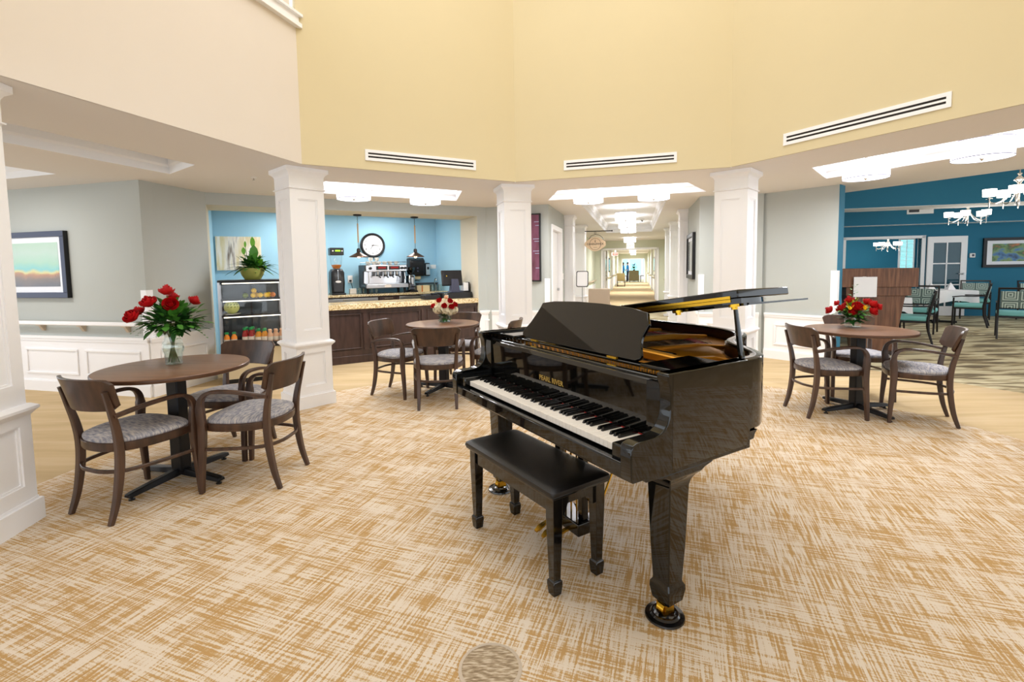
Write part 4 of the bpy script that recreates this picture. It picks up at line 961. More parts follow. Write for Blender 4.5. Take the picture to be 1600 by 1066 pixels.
# ================================================================ COFFEE BAR
BL = (AB.x, AB.y, 0)
def bthing(name, label, cat, s, t, z, group=None, rz=0): return thing(name, label, cat, st(s,t,z), RB+rz, group)
bc_ = bthing('bar_counter', 'dark brown panelled coffee bar front', 'counter', 0, 0, 0)
obj('carcass', MB().box(1.02, 3.885, .05, .55, .08, .82), 'bar_wood', bc_); obj('plinth', MB().box(1.02, 3.885, .055, .5, 0, .08), 'bar_wood', bc_)
obj('base_trim', MB().box(1.02,3.885,.03,.05,0,.115), 'bar_wood', bc_, bevel=.004); obj('top_rail', MB().box(1.02,3.885,.035,.05,.76,.82), 'bar_wood', bc_)
xs = [1.02, 1.95, 2.88, 3.885]
for a, b in zip(xs[:-1], xs[1:]):
    obj('stile', MB().box(a, a+.07, .035, .05, .115, .76), 'bar_wood', bc_)
    obj('rail', MB().box(a+.07, b, .035, .05, .115, .20), 'bar_wood', bc_)
    a2, b2 = a+.10, b-.03; q = .018
    obj('panel_moulding', MB().box(a2,b2,.030,.05,.215,.215+q).box(a2,b2,.030,.05,.735,.735+q).box(a2,a2+q,.030,.05,.233,.735).box(b2-q,b2,.030,.05,.233,.735), 'bar_wood', bc_, bevel=.005)
obj('stile', MB().box(3.85, 3.885, .035, .05, .115, .76), 'bar_wood', bc_)
ct = tag(obj('countertop', MB().box(.98, 3.887, -.01, .62, .82, .90), 'granite', None, BL, RB, bevel=.006), 'speckled tan granite top of the coffee bar front', 'countertop')
bk = bthing('back_counter', 'dark back counter with steel fridges under the coffee machines', 'counter', 0, 0, 0)
obj('carcass', MB().box(.95, 3.885, 1.36, 1.91, .08, .935), 'bar_wood', bk); obj('plinth', MB().box(.95,3.885,1.40,1.91,0,.08), 'bar_wood', bk)
for a, b, mt in ((1.45,2.52,'steel'),(2.55,2.88,'bar_wood'),(2.92,3.6,'steel')):
    f = obj('front', MB().box(a,b,1.335,1.36,.12,.91), mt, bk, bevel=.004); obj('handle', MB().box((a+b)/2-.08,(a+b)/2+.08,1.318,1.335,.88,.895), 'steel_bright', f)
bt = tag(obj('countertop', MB().box(.93,3.887,1.32,1.915,.935,.975), 'granite', None, BL, RB, bevel=.005), 'speckled tan granite top of the back counter', 'countertop')
ZB = .975
# tall coffee grinder at the left
g = bthing('coffee_grinder', 'tall black coffee grinder beside the second column', 'grinder', 1.86, 1.56, ZB)
obj('base', MB().box(-.12,.12,-.17,.15,0,.035), 'black_plastic', g, bevel=.008)
obj('body', MB().rings([[(x_*w_,y_*d_+.02,z) for x_, y_ in ((1,1),(-1,1),(-1,-1),(-.8,-1.15),(.8,-1.15),(1,-1))] for w_, d_, z in ((.11,.11,.03),(.118,.12,.20),(.112,.12,.40),(.085,.09,.46))]), 'black_plastic', g, bevel=.01)
obj('spout_recess', MB().box(-.075,.075,-.128,-.115,.06,.24), 'dark_grey', g); obj('logo_plate', MB().lathe([(.048,0),(.048,.006),(.001,.006)],seg=20,sy=.42), 'white_plastic', g).matrix_basis = Matrix.Translation((0,-.134,.235)) @ Matrix.Rotation(PI/2,4,'X')
obj('lever', MB().cyl((0,-.13,.27),(0,-.13,.43),.006).ball((0,-.13,.43),.012), 'steel_bright', g)
obj('hopper', MB().lathe([(.06,.46),(.085,.50),(.10,.60),(.11,.70),(.105,.70),(.08,.50),(.055,.463)],seg=20), 'glass_thin', g)
obj('beans', MB().lathe([(.055,.463),(.078,.50),(.085,.53),(.001,.54)],seg=16), 'mango', g)
hd_ = obj('control_head', MB().box(-.115,.115,-.12,.10,.70,.83), 'black_plastic', g, bevel=.008)
obj('display', MB().box(-.03,.055,-.124,-.12,.765,.79), 'lcd_green', hd_)
for x_ in (-.07,.085): obj('button', MB().cyl((x_,-.126,.775),(x_,-.12,.775),.013,seg=10), 'porcelain', hd_)
# outlet and white box, glasses
o_ = bthing('wall_outlet', 'white wall outlet with a plug right of the grinder', 'outlet', 2.16, 1.915, 1.24); obj('plate', MB().box(-.045,.045,-.008,0,-.07,.07), 'white_plastic', o_, bevel=.003)
obj('socket', MB().box(-.02,.02,-.011,-.008,.012,.046), 'porcelain', o_); obj('plug', MB().box(-.02,.02,-.035,-.011,-.045,-.012).tube([(0,-.03,-.04),(.02,-.05,-.12),(.03,-.06,-.22),(.02,-.04,-.26)],.005,6), 'black_plastic', o_)
w_ = tag(obj('sugar_box', MB().box(-.06,.06,-.05,.05,0,.10), 'white_plastic', None, st(2.14,1.62,ZB), RB, bevel=.008), 'small white plastic box beside the coffee grinder', 'box')
gm = None
for i in range(5):
    me_ = MB().lathe([(.026,0),(.034,.11),(.032,.11),(.024,.006),(.001,.006)],seg=14) if gm is None else gm
    t = obj('glass', me_, 'glass_vase' if gm is None else None, None, st(2.24+.075*i,1.52+.02*(i%2),ZB), 0); gm = t.data
    tag(t, '%s clear drinking glass in the row left of the espresso machine' % ('leftmost','second','third','fourth','rightmost')[i], 'glass', 'row of glasses by the espresso machine')
# espresso machine
e = bthing('espresso_machine', 'chrome two-group espresso machine on the back counter', 'coffee machine', 2.70, 1.60, ZB)
for x_ in (-.34,.34):
    for y_ in (-.22,.2): obj('foot', MB().cyl((x_,y_,0),(x_,y_,.10),.022,.028), 'black_plastic', e)
obj('drip_tray', MB().box(-.40,.40,-.30,.22,.10,.17), 'steel', e, bevel=.008); obj('tray_grille', MB().box(-.36,.36,-.295,-.05,.17,.176), 'steel_bright', e)
obj('badge', MB().box(-.06,.06,-.304,-.30,.115,.155), 'label_white', e)
obj('back_panel', MB().box(-.36,.36,.0,.05,.17,.42), 'steel_bright', e); 
for s in (-1,1): obj('side_panel', MB().prism([(-.30,.10),(.22,.10),(.22,.52),(-.26,.52),(-.26,.42),(-.12,.40),(-.08,.20),(-.30,.17)], s*.40, s*.375, 'x'), 'dark_grey', e, bevel=.006)
obj('upper_body', MB().box(-.38,.38,-.26,.22,.40,.52), 'steel_bright', e, bevel=.012)
for x_ in (-.09,.14): 
    p_ = obj('group_panel', MB().box(x_-.10,x_+.10,-.275,-.26,.43,.50), 'black_plastic', e); obj('screen', MB().box(x_-.07,x_+.07,-.278,-.275,.455,.485), 'rose_deep', p_)
for x_ in (-.30,.28,.34): obj('knob', MB().cyl((x_,-.30,.46),(x_,-.26,.46),.024,.028,12), 'black_plastic', e)
for x_ in (-.14,0.0,.10,.22): 
    gh = obj('group_head', MB().cyl((x_,-.16,.34),(x_,-.16,.40),.036,.04,14), 'steel_bright', e)
    obj('portafilter', MB().cyl((x_,-.16,.315),(x_,-.16,.34),.035,.038,14).tube([(x_,-.19,.325),(x_,-.27,.31),(x_,-.33,.295)],[.009,.012,.013],8), 'black_plastic', gh)
for x_ in (-.33,.34): obj('steam_wand', MB().tube([(x_,-.20,.41),(x_,-.24,.38),(x_,-.26,.25),(x_-.01,-.27,.19)],.007,8), 'steel_bright', e)
obj('cup_rail', MB().tube([(-.37,-.25,.52),(-.37,-.25,.57),(.37,-.25,.57),(.37,-.25,.52)],.005,6).tube([(-.37,.20,.52),(-.37,.20,.57),(.37,.20,.57),(.37,.20,.52)],.005,6), 'steel_bright', e)
cm = None
for i, (x_, y_, z_) in enumerate(((-.30,-.12,0),(-.20,-.14,0),(-.10,-.10,0),(0,-.13,0),(-.26,.02,0),(-.12,.04,0),(-.25,-.12,.07),(-.14,-.12,.07),(.10,-.12,0),(.22,-.10,0))):
    p = Vector((x_,y_,0)); s0 = 2.70+x_; t0 = 1.60+y_
    me_ = MB().lathe([(.025,0),(.032,.01),(.042,.065),(.039,.065),(.028,.012),(.001,.010)],seg=16).tube([(.038,0,.052),(.060,0,.046),(.058,0,.022),(.034,0,.018)],.005,6) if cm is None else cm
    t = obj('coffee_cup', me_, 'porcelain' if cm is None else None, None, st(s0,t0,ZB+.522+z_), i*.7); cm = t.data
    tag(t, 'white coffee cup on the espresso machine, ' + ('front row far left','front row second from left','front row third from left','front row fourth from left','back row left','back row right','stacked on top at the left','stacked on top at the right','front row second from right','front row far right')[i], 'cup', 'cups on the espresso machine')
# second grinder right of the espresso machine
g = bthing('espresso_grinder', 'small chrome espresso grinder right of the espresso machine', 'grinder', 3.21, 1.52, ZB)
obj('base', MB().box(-.08,.08,-.16,.12,0,.03), 'black_plastic', g, bevel=.008); obj('body', MB().box(-.065,.065,-.06,.10,.03,.33), 'steel_bright', g, bevel=.02)
obj('doser', MB().cyl((0,-.09,.15),(0,-.09,.28),.045,seg=16), 'steel', g); obj('fork', MB().box(-.03,.03,-.15,-.06,.10,.12), 'black_plastic', g); obj('lever', MB().tube([(.05,-.09,.22),(.09,-.13,.22),(.11,-.16,.21)],.007,6), 'black_plastic', g)
obj('hopper', MB().lathe([(.04,.33),(.085,.42),(.09,.47),(.001,.48)],c=(0,.02,0),seg=16), 'glass_dark', g); obj('beans', MB().lathe([(.035,.335),(.07,.40),(.001,.41)],c=(0,.02,0),seg=14), 'mango', g)
# wall fixtures
d_ = bthing('towel_dispenser', 'black paper towel dispenser on the blue wall', 'dispenser', 3.41, 1.918, 1.27)
obj('housing', MB().rings([[(x_,y_,z) for x_, y_ in ((-.155,0),(-.155,-f_),(.155,-f_),(.155,0))] for z, f_ in ((0,.17),(.12,.22),(.30,.23),(.36,.15))]), 'black_plastic', d_, bevel=.02)
obj('paper_towel', MB().box(-.09,.09,-.13,-.12,-.06,.02), 'paper_tan', d_); 
for z_ in (.10,.16): obj('sensor_dot', MB().cyl((0,-.232,z_),(0,-.222,z_),.016,seg=12), 'grey_blue', d_)
d_ = bthing('soap_dispenser', 'grey and black soap dispenser beside the paper towels', 'dispenser', 3.66, 1.918, 1.27)
obj('housing', MB().box(-.055,.055,-.11,0,0,.26), 'dark_grey', d_, bevel=.02); obj('front_cover', MB().box(-.045,.045,-.122,-.11,.02,.24), 'steel', d_, bevel=.012); obj('window', MB().box(-.02,.02,-.126,-.122,.13,.18), 'black_plastic', d_)
pn = tag(obj('notice_card', MB().box(-.085,.085,-.006,0,-.04,.04), 'white_plastic', None, st(3.79,1.918,1.455), RB), 'pale notice card on the blue wall by the soap dispenser', 'notice')
# boxes and pitchers on the back counter
for i, (s_, w0, h0, mt, lb) in enumerate(((3.36,.11,.12,'cabinet_tan','tan cardboard box on the back counter near the espresso grinder'),(3.50,.16,.12,'paper_tan','cream carton with dark edges on the back counter'))):
    b_ = thing('carton', lb, 'box', st(s_,1.52,ZB), RB, 'cartons on the back counter'); obj('body', MB().box(-w0/2,w0/2,-.06,.06,0,h0), mt, b_, bevel=.003); obj('end_flap', MB().box(w0/2-.02,w0/2+.001,-.062,.062,0,h0+.001), 'mango' if i == 0 else 'wood_dark', b_)
ps = bthing('sink_shelf', 'dark shelf strip behind the sink', 'shelf', 3.62, 1.70, ZB); obj('board', MB().box(-.20,.24,.08,.20,.14,.16), 'dark_grey', ps); 
for x_ in (-.18,.22): obj('post', MB().box(x_-.01,x_+.01,.10,.18,0,.14), 'dark_grey', ps)
fc = tag(obj('faucet', MB().tube([(0,0,0),(0,0,.16),(0,-.02,.22),(0,-.06,.245),(0,-.10,.235),(0,-.115,.20)],.010,10).cyl((0,0,0),(0,0,.02),.02), 'nickel', None, st(3.72,1.62,ZB), RB), 'curved metal faucet on the back counter', 'faucet')
jm = None
for i in range(4):
    me_ = MB().lathe([(.04,0),(.045,.005),(.05,.13),(.047,.13),(.042,.008),(.001,.007)],seg=14) if jm is None else jm
    t = obj('pitcher', me_, 'glass_vase' if jm is None else None, None, st(3.62+.075*(i%3)-.02*(i//3),1.47+.05*(i//3)*1.6,ZB)); jm = t.data; tag(t, '%s clear pitcher beside the faucet on the back counter' % ('leftmost front','middle front','rightmost front','rear')[i], 'pitcher', 'pitchers by the faucet')
# pendant lamps
def pendant(label, s_, t_):
    p = bthing('pendant_lamp', label, 'lamp', s_, t_, 2.285, 'pendant lamps over the bar')
    obj('canopy', MB().lathe([(.065,0),(.065,-.015),(.05,-.024),(.001,-.024)],seg=20), 'oil_bronze', p)
    mb = MB()
    for a, b in ((-.024,-.14),(-.44,-.54)):
        n = int((a-b)/.018)
        for k in range(n):
            zc = a-(k+.5)*(a-b)/n; pts = [Vector((.007*math.cos(q*PI/4), 0, .012*math.sin(q*PI/4))) for q in range(8)]
            if k % 2: pts = [Vector((0,v.x,v.z)) for v in pts]
            mb.tube([v+Vector((0,0,zc)) for v in pts], .0022, 5, True)
    obj('chain', mb, 'oil_bronze', p)
    obj('rope_rod', MB().cyl((0,0,-.14),(0,0,-.44),.011,seg=10), 'rope_tan', p)
    obj('socket', MB().lathe([(.001,-.53),(.022,-.535),(.03,-.555),(.03,-.60),(.038,-.605),(.001,-.61)],seg=16), 'oil_bronze', p)
    obj('shade', MB().lathe([(.035,-.598),(.045,-.605),(.145,-.660),(.148,-.672),(.142,-.664),(.04,-.608)],seg=28,caps=False), 'pendant_metal', p)
    obj('bulb', MB().ball((0,0,-.655),.024,.024,.03,12,8), 'bulb', p)
    q = st(s_,t_,2.285-.71); d = bpy.data.lights.new('pendant_glow','POINT'); d.energy = 2.2; d.color = (1,.80,.55); d.shadow_soft_size = .03
    o = bpy.data.objects.new('pendant_glow', d); C.objects.link(o); o.location = q
pendant('bronze pendant lamp beside the wall clock', 2.016, .47); pendant('bronze pendant lamp above the paper towel dispenser', 2.954, .47)
# wall clock: ten past... hands as photographed
ck = bthing('wall_clock', 'round black rimmed wall clock on the blue wall', 'clock', 2.60, 1.918, 1.875)
RX = Matrix.Rotation(PI/2,4,'X')
obj('rim', MB().merge(MB().lathe([(.235,0),(.232,.035),(.215,.05),(.195,.045),(.188,.03),(.19,.0)],seg=48,caps=False), RX), 'frame_black', ck)
obj('dial', MB().merge(MB().lathe([(.20,0),(.20,.025),(.001,.025)],seg=48), RX), 'paper_white', ck)
for n_ in range(1,13):
    a = PI/2-n_*PI/6; text_part('numeral', str(n_), .048, 'frame_black', ck, (.148*math.cos(a),-.026,.148*math.sin(a)), (PI/2,0,0), .0008)
def hand(name, ang, L, w_):
    a = PI/2-ang; d = Vector((math.cos(a),0,math.sin(a))); n_ = Vector((-d.z,0,d.x)); b = -d*L*.2; mb = MB().rings([[tuple(b+n_*w_+Vector((0,-.030,0))),tuple(b-n_*w_+Vector((0,-.030,0))),tuple(b-n_*w_+Vector((0,-.033,0))),tuple(b+n_*w_+Vector((0,-.033,0)))],[tuple(d*L+n_*w_*.4+Vector((0,-.030,0))),tuple(d*L-n_*w_*.4+Vector((0,-.030,0))),tuple(d*L-n_*w_*.4+Vector((0,-.033,0))),tuple(d*L+n_*w_*.4+Vector((0,-.033,0)))]]); obj(name, mb, 'frame_black', ck)
hand('hour_hand', math.radians(213), .095, .006); hand('minute_hand', math.radians(92), .125, .005)
obj('crystal', MB().merge(MB().lathe([(.195,.036),(.195,.038),(.001,.038)],seg=40), RX), 'glass_thin', ck)
# birch canvas behind the plant
streak_mat('birch_print', [(120,104,92),(240,232,222),(222,206,160),(246,240,232)], (9,9,1.1), 0, 0.7, [0.34,0.42,0.55,0.66])
cv = bthing('canvas_print', 'pale birch tree canvas print behind the potted plant', 'picture', .36, 1.918, 1.44); obj('canvas', MB().box(-.33,.335,-.035,-.001,0,.56), 'birch_print', cv); obj('stretcher', MB().box(-.31,.315,-.001,0,.02,.54), 'podium_wood', cv)
# point of sale terminal and card reader
p = bthing('cash_terminal', 'black touch screen cash terminal seen from behind on the bar', 'register', 3.56, .30, .90)
obj('drawer', MB().box(-.25,.30,-.12,.26,0,.10), 'black_plastic', p, bevel=.006); obj('drawer_face', MB().box(-.24,.29,.26,.268,.01,.09), 'dark_grey', p)
obj('stand', MB().prism([(-.10,.10),(.16,.10),(.10,.13),(.07,.33),(-.03,.33),(-.06,.13)], -.06, .06, 'y'), 'grey_blue', p, bevel=.008)
T = Matrix.Translation((0,.03,.32)) @ Matrix.Rotation(math.radians(-12),4,'Z') @ Matrix.Rotation(math.radians(-22),4,'X')
obj('screen_back', MB().merge(MB().box(-.19,.17,-.015,.03,-.11,.17), T), 'black_plastic', p, bevel=.012); obj('screen', MB().merge(MB().box(-.175,.155,.03,.034,-.09,.15), T), 'dark_grey', p)
obj('status_light', MB().merge(MB().cyl((-.10,-.019,.06),(-.10,-.015,.06),.008,seg=10), T), 'lemon', p)
cdr = bthing('card_reader', 'low black card reader and printer left of the cash terminal', 'card reader', 3.13, .28, .90)
obj('body', MB().box(-.14,.14,-.10,.12,0,.075), 'black_plastic', cdr, bevel=.015); obj('keypad', MB().box(-.12,-.02,-.09,.02,.075,.088), 'dark_grey', cdr, bevel=.004); obj('receipt_slot', MB().box(.02,.12,-.05,.06,.075,.10), 'black_plastic', cdr, bevel=.008)
rs = bthing('napkin_holder', 'white napkin holder with black ends at the bar end', 'holder', 3.80, .34, 1.0); obj('napkins', MB().box(-.055,.03,-.07,.07,.02,.16), 'paper_white', rs); obj('end_plate', MB().prism([(-.08,0),(.08,0),(.08,.14),(.05,.17),(-.08,.17)], .03, .055, 'x'), 'black_plastic', rs, bevel=.006); obj('holder_base', MB().box(-.06,.03,-.08,.08,0.0,.02), 'black_plastic', rs)
tp = bthing('tip_jar', 'small clear tip jar behind the bouquet on the bar', 'jar', 3.33, .10, .90); obj('jar', MB().lathe([(.04,0),(.045,.09),(.04,.10),(.038,.10),(.036,.006),(.001,.006)],seg=18), 'glass_vase', tp); obj('card', MB().box(-.03,.03,-.048,-.046,.02,.07), 'label_white', tp)

# ================================================================ DISPLAY CASE with drinks
sc = bthing('display_case', 'glass refrigerated display case with fruit and juices', 'display case', .46, -.22, 0)
HX = .37; FY = -.28; BY = .30
obj('base_cabinet', MB().box(-HX,HX,FY+.02,BY,.06,.44), 'cabinet_tan', sc); obj('plinth', MB().box(-HX+.02,HX-.02,FY+.06,BY-.02,0,.06), 'black_plastic', sc)
obj('deck', MB().box(-HX,HX,FY,BY,.44,.50), 'black_plastic', sc); obj('logo_bar', MB().box(-.02,.22,FY-.004,FY,.455,.475), 'dark_grey', sc)
obj('back_wall', MB().box(-HX,HX,BY-.02,BY,.50,1.27), 'black_plastic', sc)
for a, b in ((-.33,-.01),(.01,.33)): obj('sliding_door', MB().box(a,b,BY-.03,BY-.021,.54,1.24), 'case_back', sc)
for s in (-1,1):
    obj('side_frame', MB().box(s*HX,s*(HX-.025),FY,FY+.03,.50,1.28).box(s*HX,s*(HX-.025),BY-.05,BY-.02,.50,1.27).box(s*HX,s*(HX-.025),FY+.03,BY-.05,1.25,1.28), 'steel', sc)
    obj('side_glass', MB().box(s*(HX-.012),s*(HX-.016),FY+.03,BY-.05,.50,1.25), 'glass_thin', sc)
obj('front_glass', MB().box(-HX+.025,HX-.025,FY+.002,FY+.007,.50,1.25), 'glass_thin', sc)
obj('top_panel', MB().box(-HX,HX,FY,BY,1.28,1.305), 'black_plastic', sc, bevel=.004)
mat('case_lamp', (255,250,235), .5, emit=(255,248,228), estr=2.2)
for z_ in (1.265,1.04,.84): obj('lamp_strip', MB().box(-.32,.32,FY+.05,FY+.065,z_-.006,z_+.006), 'case_lamp', sc)
for z_ in (1.06,.86): 
    sh = obj('shelf', MB().box(-HX+.03,HX-.03,FY+.04,BY-.04,z_,z_+.008), 'glass_thin', sc); obj('shelf_edge', MB().box(-HX+.03,HX-.03,FY+.03,FY+.045,z_-.012,z_+.012), 'black_plastic', sh)
def scp(x, y, z): return st(.46+x, -.22+y, z)
fr = [('lemon',.02,-.10,'lemon','lemon'),('lemon',.10,-.12,'lemon','lemon'),('lemon',.17,-.10,'lemon','lemon'),('lime',-.07,-.10,'lime','lime'),('mango',.25,-.09,'mango','mango'),('lemon',.06,-.02,'lemon','lemon'),('lime',.14,-.01,'lime','lime'),('lemon',.21,0,'lemon','lemon')]
obj_cache = {}
for i, (nm, x_, y_, mt, lb) in enumerate(fr):
    key = mt
    me_ = obj_cache.get(key) or MB().lathe([(.001,-.033),(.014,-.031),(.028,-.020),(.034,0),(.028,.020),(.014,.031),(.001,.036)],seg=14)
    o = obj(nm, me_, mt if key not in obj_cache else None, None, scp(x_,y_,1.068+.035), i*.8); obj_cache[key] = o.data; o.rotation_euler = (PI/2, 0, i*.9)
    tag(o, {'lemon':'yellow lemon on the top shelf, %s' % ('front left','front middle','front right','','','back left','','back right')[i],'lime':'green lime on the top shelf, %s' % ('at the far left of the fruit' if i == 3 else 'behind the lemons'),'mango':'orange red mango at the right end of the fruit'}[mt], nm, 'fruit in the display case')
o = tag(obj('lemon', obj_cache['lemon'], None, None, scp(.03,-.06,1.068+.035+.058), .3), 'yellow lemon lying on top of the other lemons', 'lemon', 'fruit in the display case')
ml = thing('carved_melon', 'carved pale green melon on a white plate in the case', 'melon', scp(-.23,-.10,.868), RB)
obj('plate', MB().lathe([(.05,0),(.10,.008),(.105,.012),(.098,.012),(.05,.005),(.001,.005)],seg=28), 'porcelain', ml)
obj('flesh', MB().ball((0,0,.092),.088,.088,.085,24,14), 'melon', ml)
for i in range(16): 
    a = -PI/2+(i%4-1.5)*.45; b_ = (i//4-1.2)*.4; d = Vector((math.cos(a)*math.cos(b_),math.sin(a)*math.cos(b_),math.sin(b_))); obj('carved_petal', MB().leaf(Vector((0,0,.092))+d*.086, Vector((-d.y,d.x,.8)), .034, .02, 0, up=d, n=2), 'lime', ml)
bcache = {}
def bottle(x_, y_, kind, z=.50, which=''):
    juice, label = {'o':('juice_orange','small orange juice bottle with green cap in the display case'),'r':('juice_red','red juice bottle with green cap in the display case'),'a':('juice_amber','amber juice bottle with tilted green cap in the display case'),'p':('juice_pink','pale pink smoothie bottle in the display case')}[kind]
    label = label + ', ' + which
    hh = {'o':.155,'r':.20,'a':.17,'p':.15}[kind]
    if kind not in bcache:
        t = thing('juice_bottle', label, 'bottle', scp(x_,y_,z), RB, 'juice bottles in the display case')
        r_ = .034 if kind != 'r' else .032
        obj('body', MB().lathe([(r_*.9,0),(r_,.006),(r_,hh*.55),(r_*.85,hh*.66),(.016,hh*.80),(.016,hh*.84),(.001,hh*.84)],seg=18), juice, t)
        obj('label', MB().lathe([(r_+.0006,hh*.12),(r_+.001,hh*.12),(r_+.001,hh*.42),(r_+.0006,hh*.42)],seg=18,caps=False), 'label_white', t)
        cap = MB().lathe([(.021,hh*.83),(.023,hh*.845),(.023,hh*.97),(.019,hh),(.001,hh)],seg=16)
        obj('cap', cap, 'cap_green' if kind != 'p' else 'juice_pink', t); bcache[kind] = t; return
    dup(bcache[kind], scp(x_,y_,z), RB+x_*9, label)
for x_, w in ((-.30,'left one'),(-.22,'right one')): bottle(x_,-.22,'o',which=w)
for x_, w in ((-.10,'left'),(-.03,'right')): bottle(x_,-.21,'r',which='front '+w); bottle(x_+.02,-.12,'r',which='back '+w)
for x_, w in ((.05,'left'),(.12,'right')): bottle(x_,-.21,'a',which='front '+w); bottle(x_+.01,-.12,'a',which='back '+w)
for x_, w in ((.19,'left'),(.26,'middle'),(.33,'right')): bottle(x_,-.21,'p',which='front '+w); bottle(x_,-.12,'p',which='back '+w)
# potted plant on the case
pp = thing('potted_plant', 'leafy potted plant in a yellow green bowl on the display case', 'plant', scp(.03,.06,1.305), RB)
obj('pot', MB().lathe([(.09,0),(.098,.008),(.13,.06),(.15,.12),(.152,.15),(.142,.15),(.138,.125),(.001,.125)],seg=32), 'pot_green', pp)
obj('soil', MB().lathe([(.138,.126),(.10,.135),(.001,.138)],seg=20), 'wood_dark', pp)
obj('foliage', foliage(90,(0,0,.15),.16,.14,.08,.17,.06,61,.35,(-.15,1.2)), 'leaf_dark', pp); obj('foliage', foliage(120,(.02,0,.16),.19,.17,.07,.14,.05,62,.3,(-.1,1.3)), 'leaf_mid', pp)
obj('foliage', foliage(80,(.08,-.05,.15),.13,.15,.05,.10,.04,63,.3,(-.1,1.3)), 'leaf_bright', pp)
mb = MB()
for a, el, L in ((3.1,.0,.30),(3.5,.25,.28),(2.8,-.25,.30),(3.9,-.3,.26),(.1,.2,.30),(-.3,-.05,.30),(.3,-.25,.30),(-.6,-.35,.26),(5.0,.2,.22)): mb.leaf((.05*math.cos(a),.05*math.sin(a),.17),(math.cos(a)*math.cos(el),math.sin(a)*math.cos(el),math.sin(el)+.15),L,.05,.3,n=6)
obj('long_leaves', mb, 'leaf_dark', pp)
mb = MB().leaf((.02,-.02,.25),(.05,-.05,1),.22,.11,.05,up=(0,-1,0)); obj('tall_leaf', mb, 'leaf_mid', pp)
mb = MB().leaf((.02,-.02,.42),(-.02,0,1),.15,.06,.03,up=(0,-1,0)).leaf((-.09,-.02,.33),(-.02,0,1),.10,.05,.03,up=(0,-1,0)).leaf((-.07,-.02,.42),(.02,0,1),.09,.03,.03,up=(0,-1,0)); obj('pale_spathe', mb, 'leaf_bright', pp)
mb = MB().cyl((.02,-.02,.15),(.02,-.02,.44),.004,seg=6).cyl((-.04,0,.15),(-.085,-.02,.34),.003,seg=6).cyl((-.03,0,.15),(-.07,-.02,.43),.003,seg=6); obj('stalks', mb, 'stem_green', pp)

for s_ in (1.2, 2.7): x, y, z = st(s_, 1.25, H-.01); area_light('bar_fill', (x,y,z), .5, .3, 15, (1,.98,.96), rot=(0,0,RB))  # unseen area lights added to brighten the blue bar alcove
# ================================================================ CORRIDOR THINGS
def cthing(name, label, cat, e, m, z, group=None, rz=0): return thing(name, label, cat, em(e,m,z), RC+rz, group)
streak_mat('screen_print', [(74,32,44),(86,40,52),(112,62,84),(66,30,40)], (3.0,1,1.2), 0, 0.25, [0.3,0.42,0.55,0.7])
M('screen_print').node_tree.nodes['Principled BSDF'].inputs['Emission Strength'].default_value = 0.15
_nt = M('screen_print').node_tree; _r = [n for n in _nt.nodes if n.type == 'VALTORGB'][0]; _nt.links.new(_r.outputs[0], _nt.nodes['Principled BSDF'].inputs['Emission Color'])
tv = cthing('display_screen', 'tall dark red digital screen on the wall beside the corridor', 'screen', .50, 0, 1.17)
obj('bezel', MB().box(-.34,.325,-.06,-.002,0,1.125), 'black_plastic', tv, bevel=.006); obj('screen', MB().box(-.315,.30,-.064,-.06,.025,1.10), 'screen_print', tv)
for i, (z_, w0) in enumerate(((.98,.16),(.92,.12),(.70,.2),(.66,.16),(.50,.2),(.46,.14),(.22,.12))): obj('text_line', MB().box(.30-w0*.5,.30,-.0655,-.064,z_,z_+.012), 'lamp_band', tv)
mi = cthing('framed_mirror', 'tall dark framed mirror on the right corridor wall', 'mirror', 3.28, .95, 1.17)
obj('frame', MB().box(-.05,-.002,-.48,-.41,0,.77).box(-.05,-.002,.41,.48,0,.77).box(-.05,-.002,-.41,.41,0,.07).box(-.05,-.002,-.41,.41,.70,.77), 'frame_black', mi, bevel=.006)
obj('mat_border', MB().box(-.022,-.002,-.41,.41,.07,.70), 'matboard', mi); obj('glass', MB().box(-.026,-.022,-.34,.34,.13,.64), 'mirror_pane', mi)
lp = cthing('framed_mirror', 'narrow dark framed mirror on the left corridor wall behind the hanging sign', 'mirror', .70, 7.2, 1.15)
obj('frame', MB().box(.002,.05,-.45,-.38,0,.85).box(.002,.05,.38,.45,0,.85).box(.002,.05,-.38,.38,0,.07).box(.002,.05,-.38,.38,.78,.85), 'frame_black', lp); obj('glass', MB().box(.002,.02,-.38,.38,.07,.78), 'mirror_pane', lp)
hl = cthing('handrail', 'tan handrail on the left corridor wall behind the sign stand', 'handrail', .70, 4.5, 0); obj('rail', MB().box(.05,.09,0,7.6,.83,.87), 'bracket_tan', hl)
for m_ in (.5,2.5,4.5,6.5): obj('bracket', MB().box(0,.06,m_,m_+.05,.79,.83), 'bracket_tan', hl)
hl = cthing('handrail', 'tan handrail on the right corridor wall', 'handrail', 3.50, 4.5, 0); obj('rail', MB().box(-.09,-.05,0,7.6,.83,.87), 'bracket_tan', hl)
for m_ in (.5,2.5,4.5,6.5): obj('bracket', MB().box(-.06,0,m_,m_+.05,.79,.83), 'bracket_tan', hl)
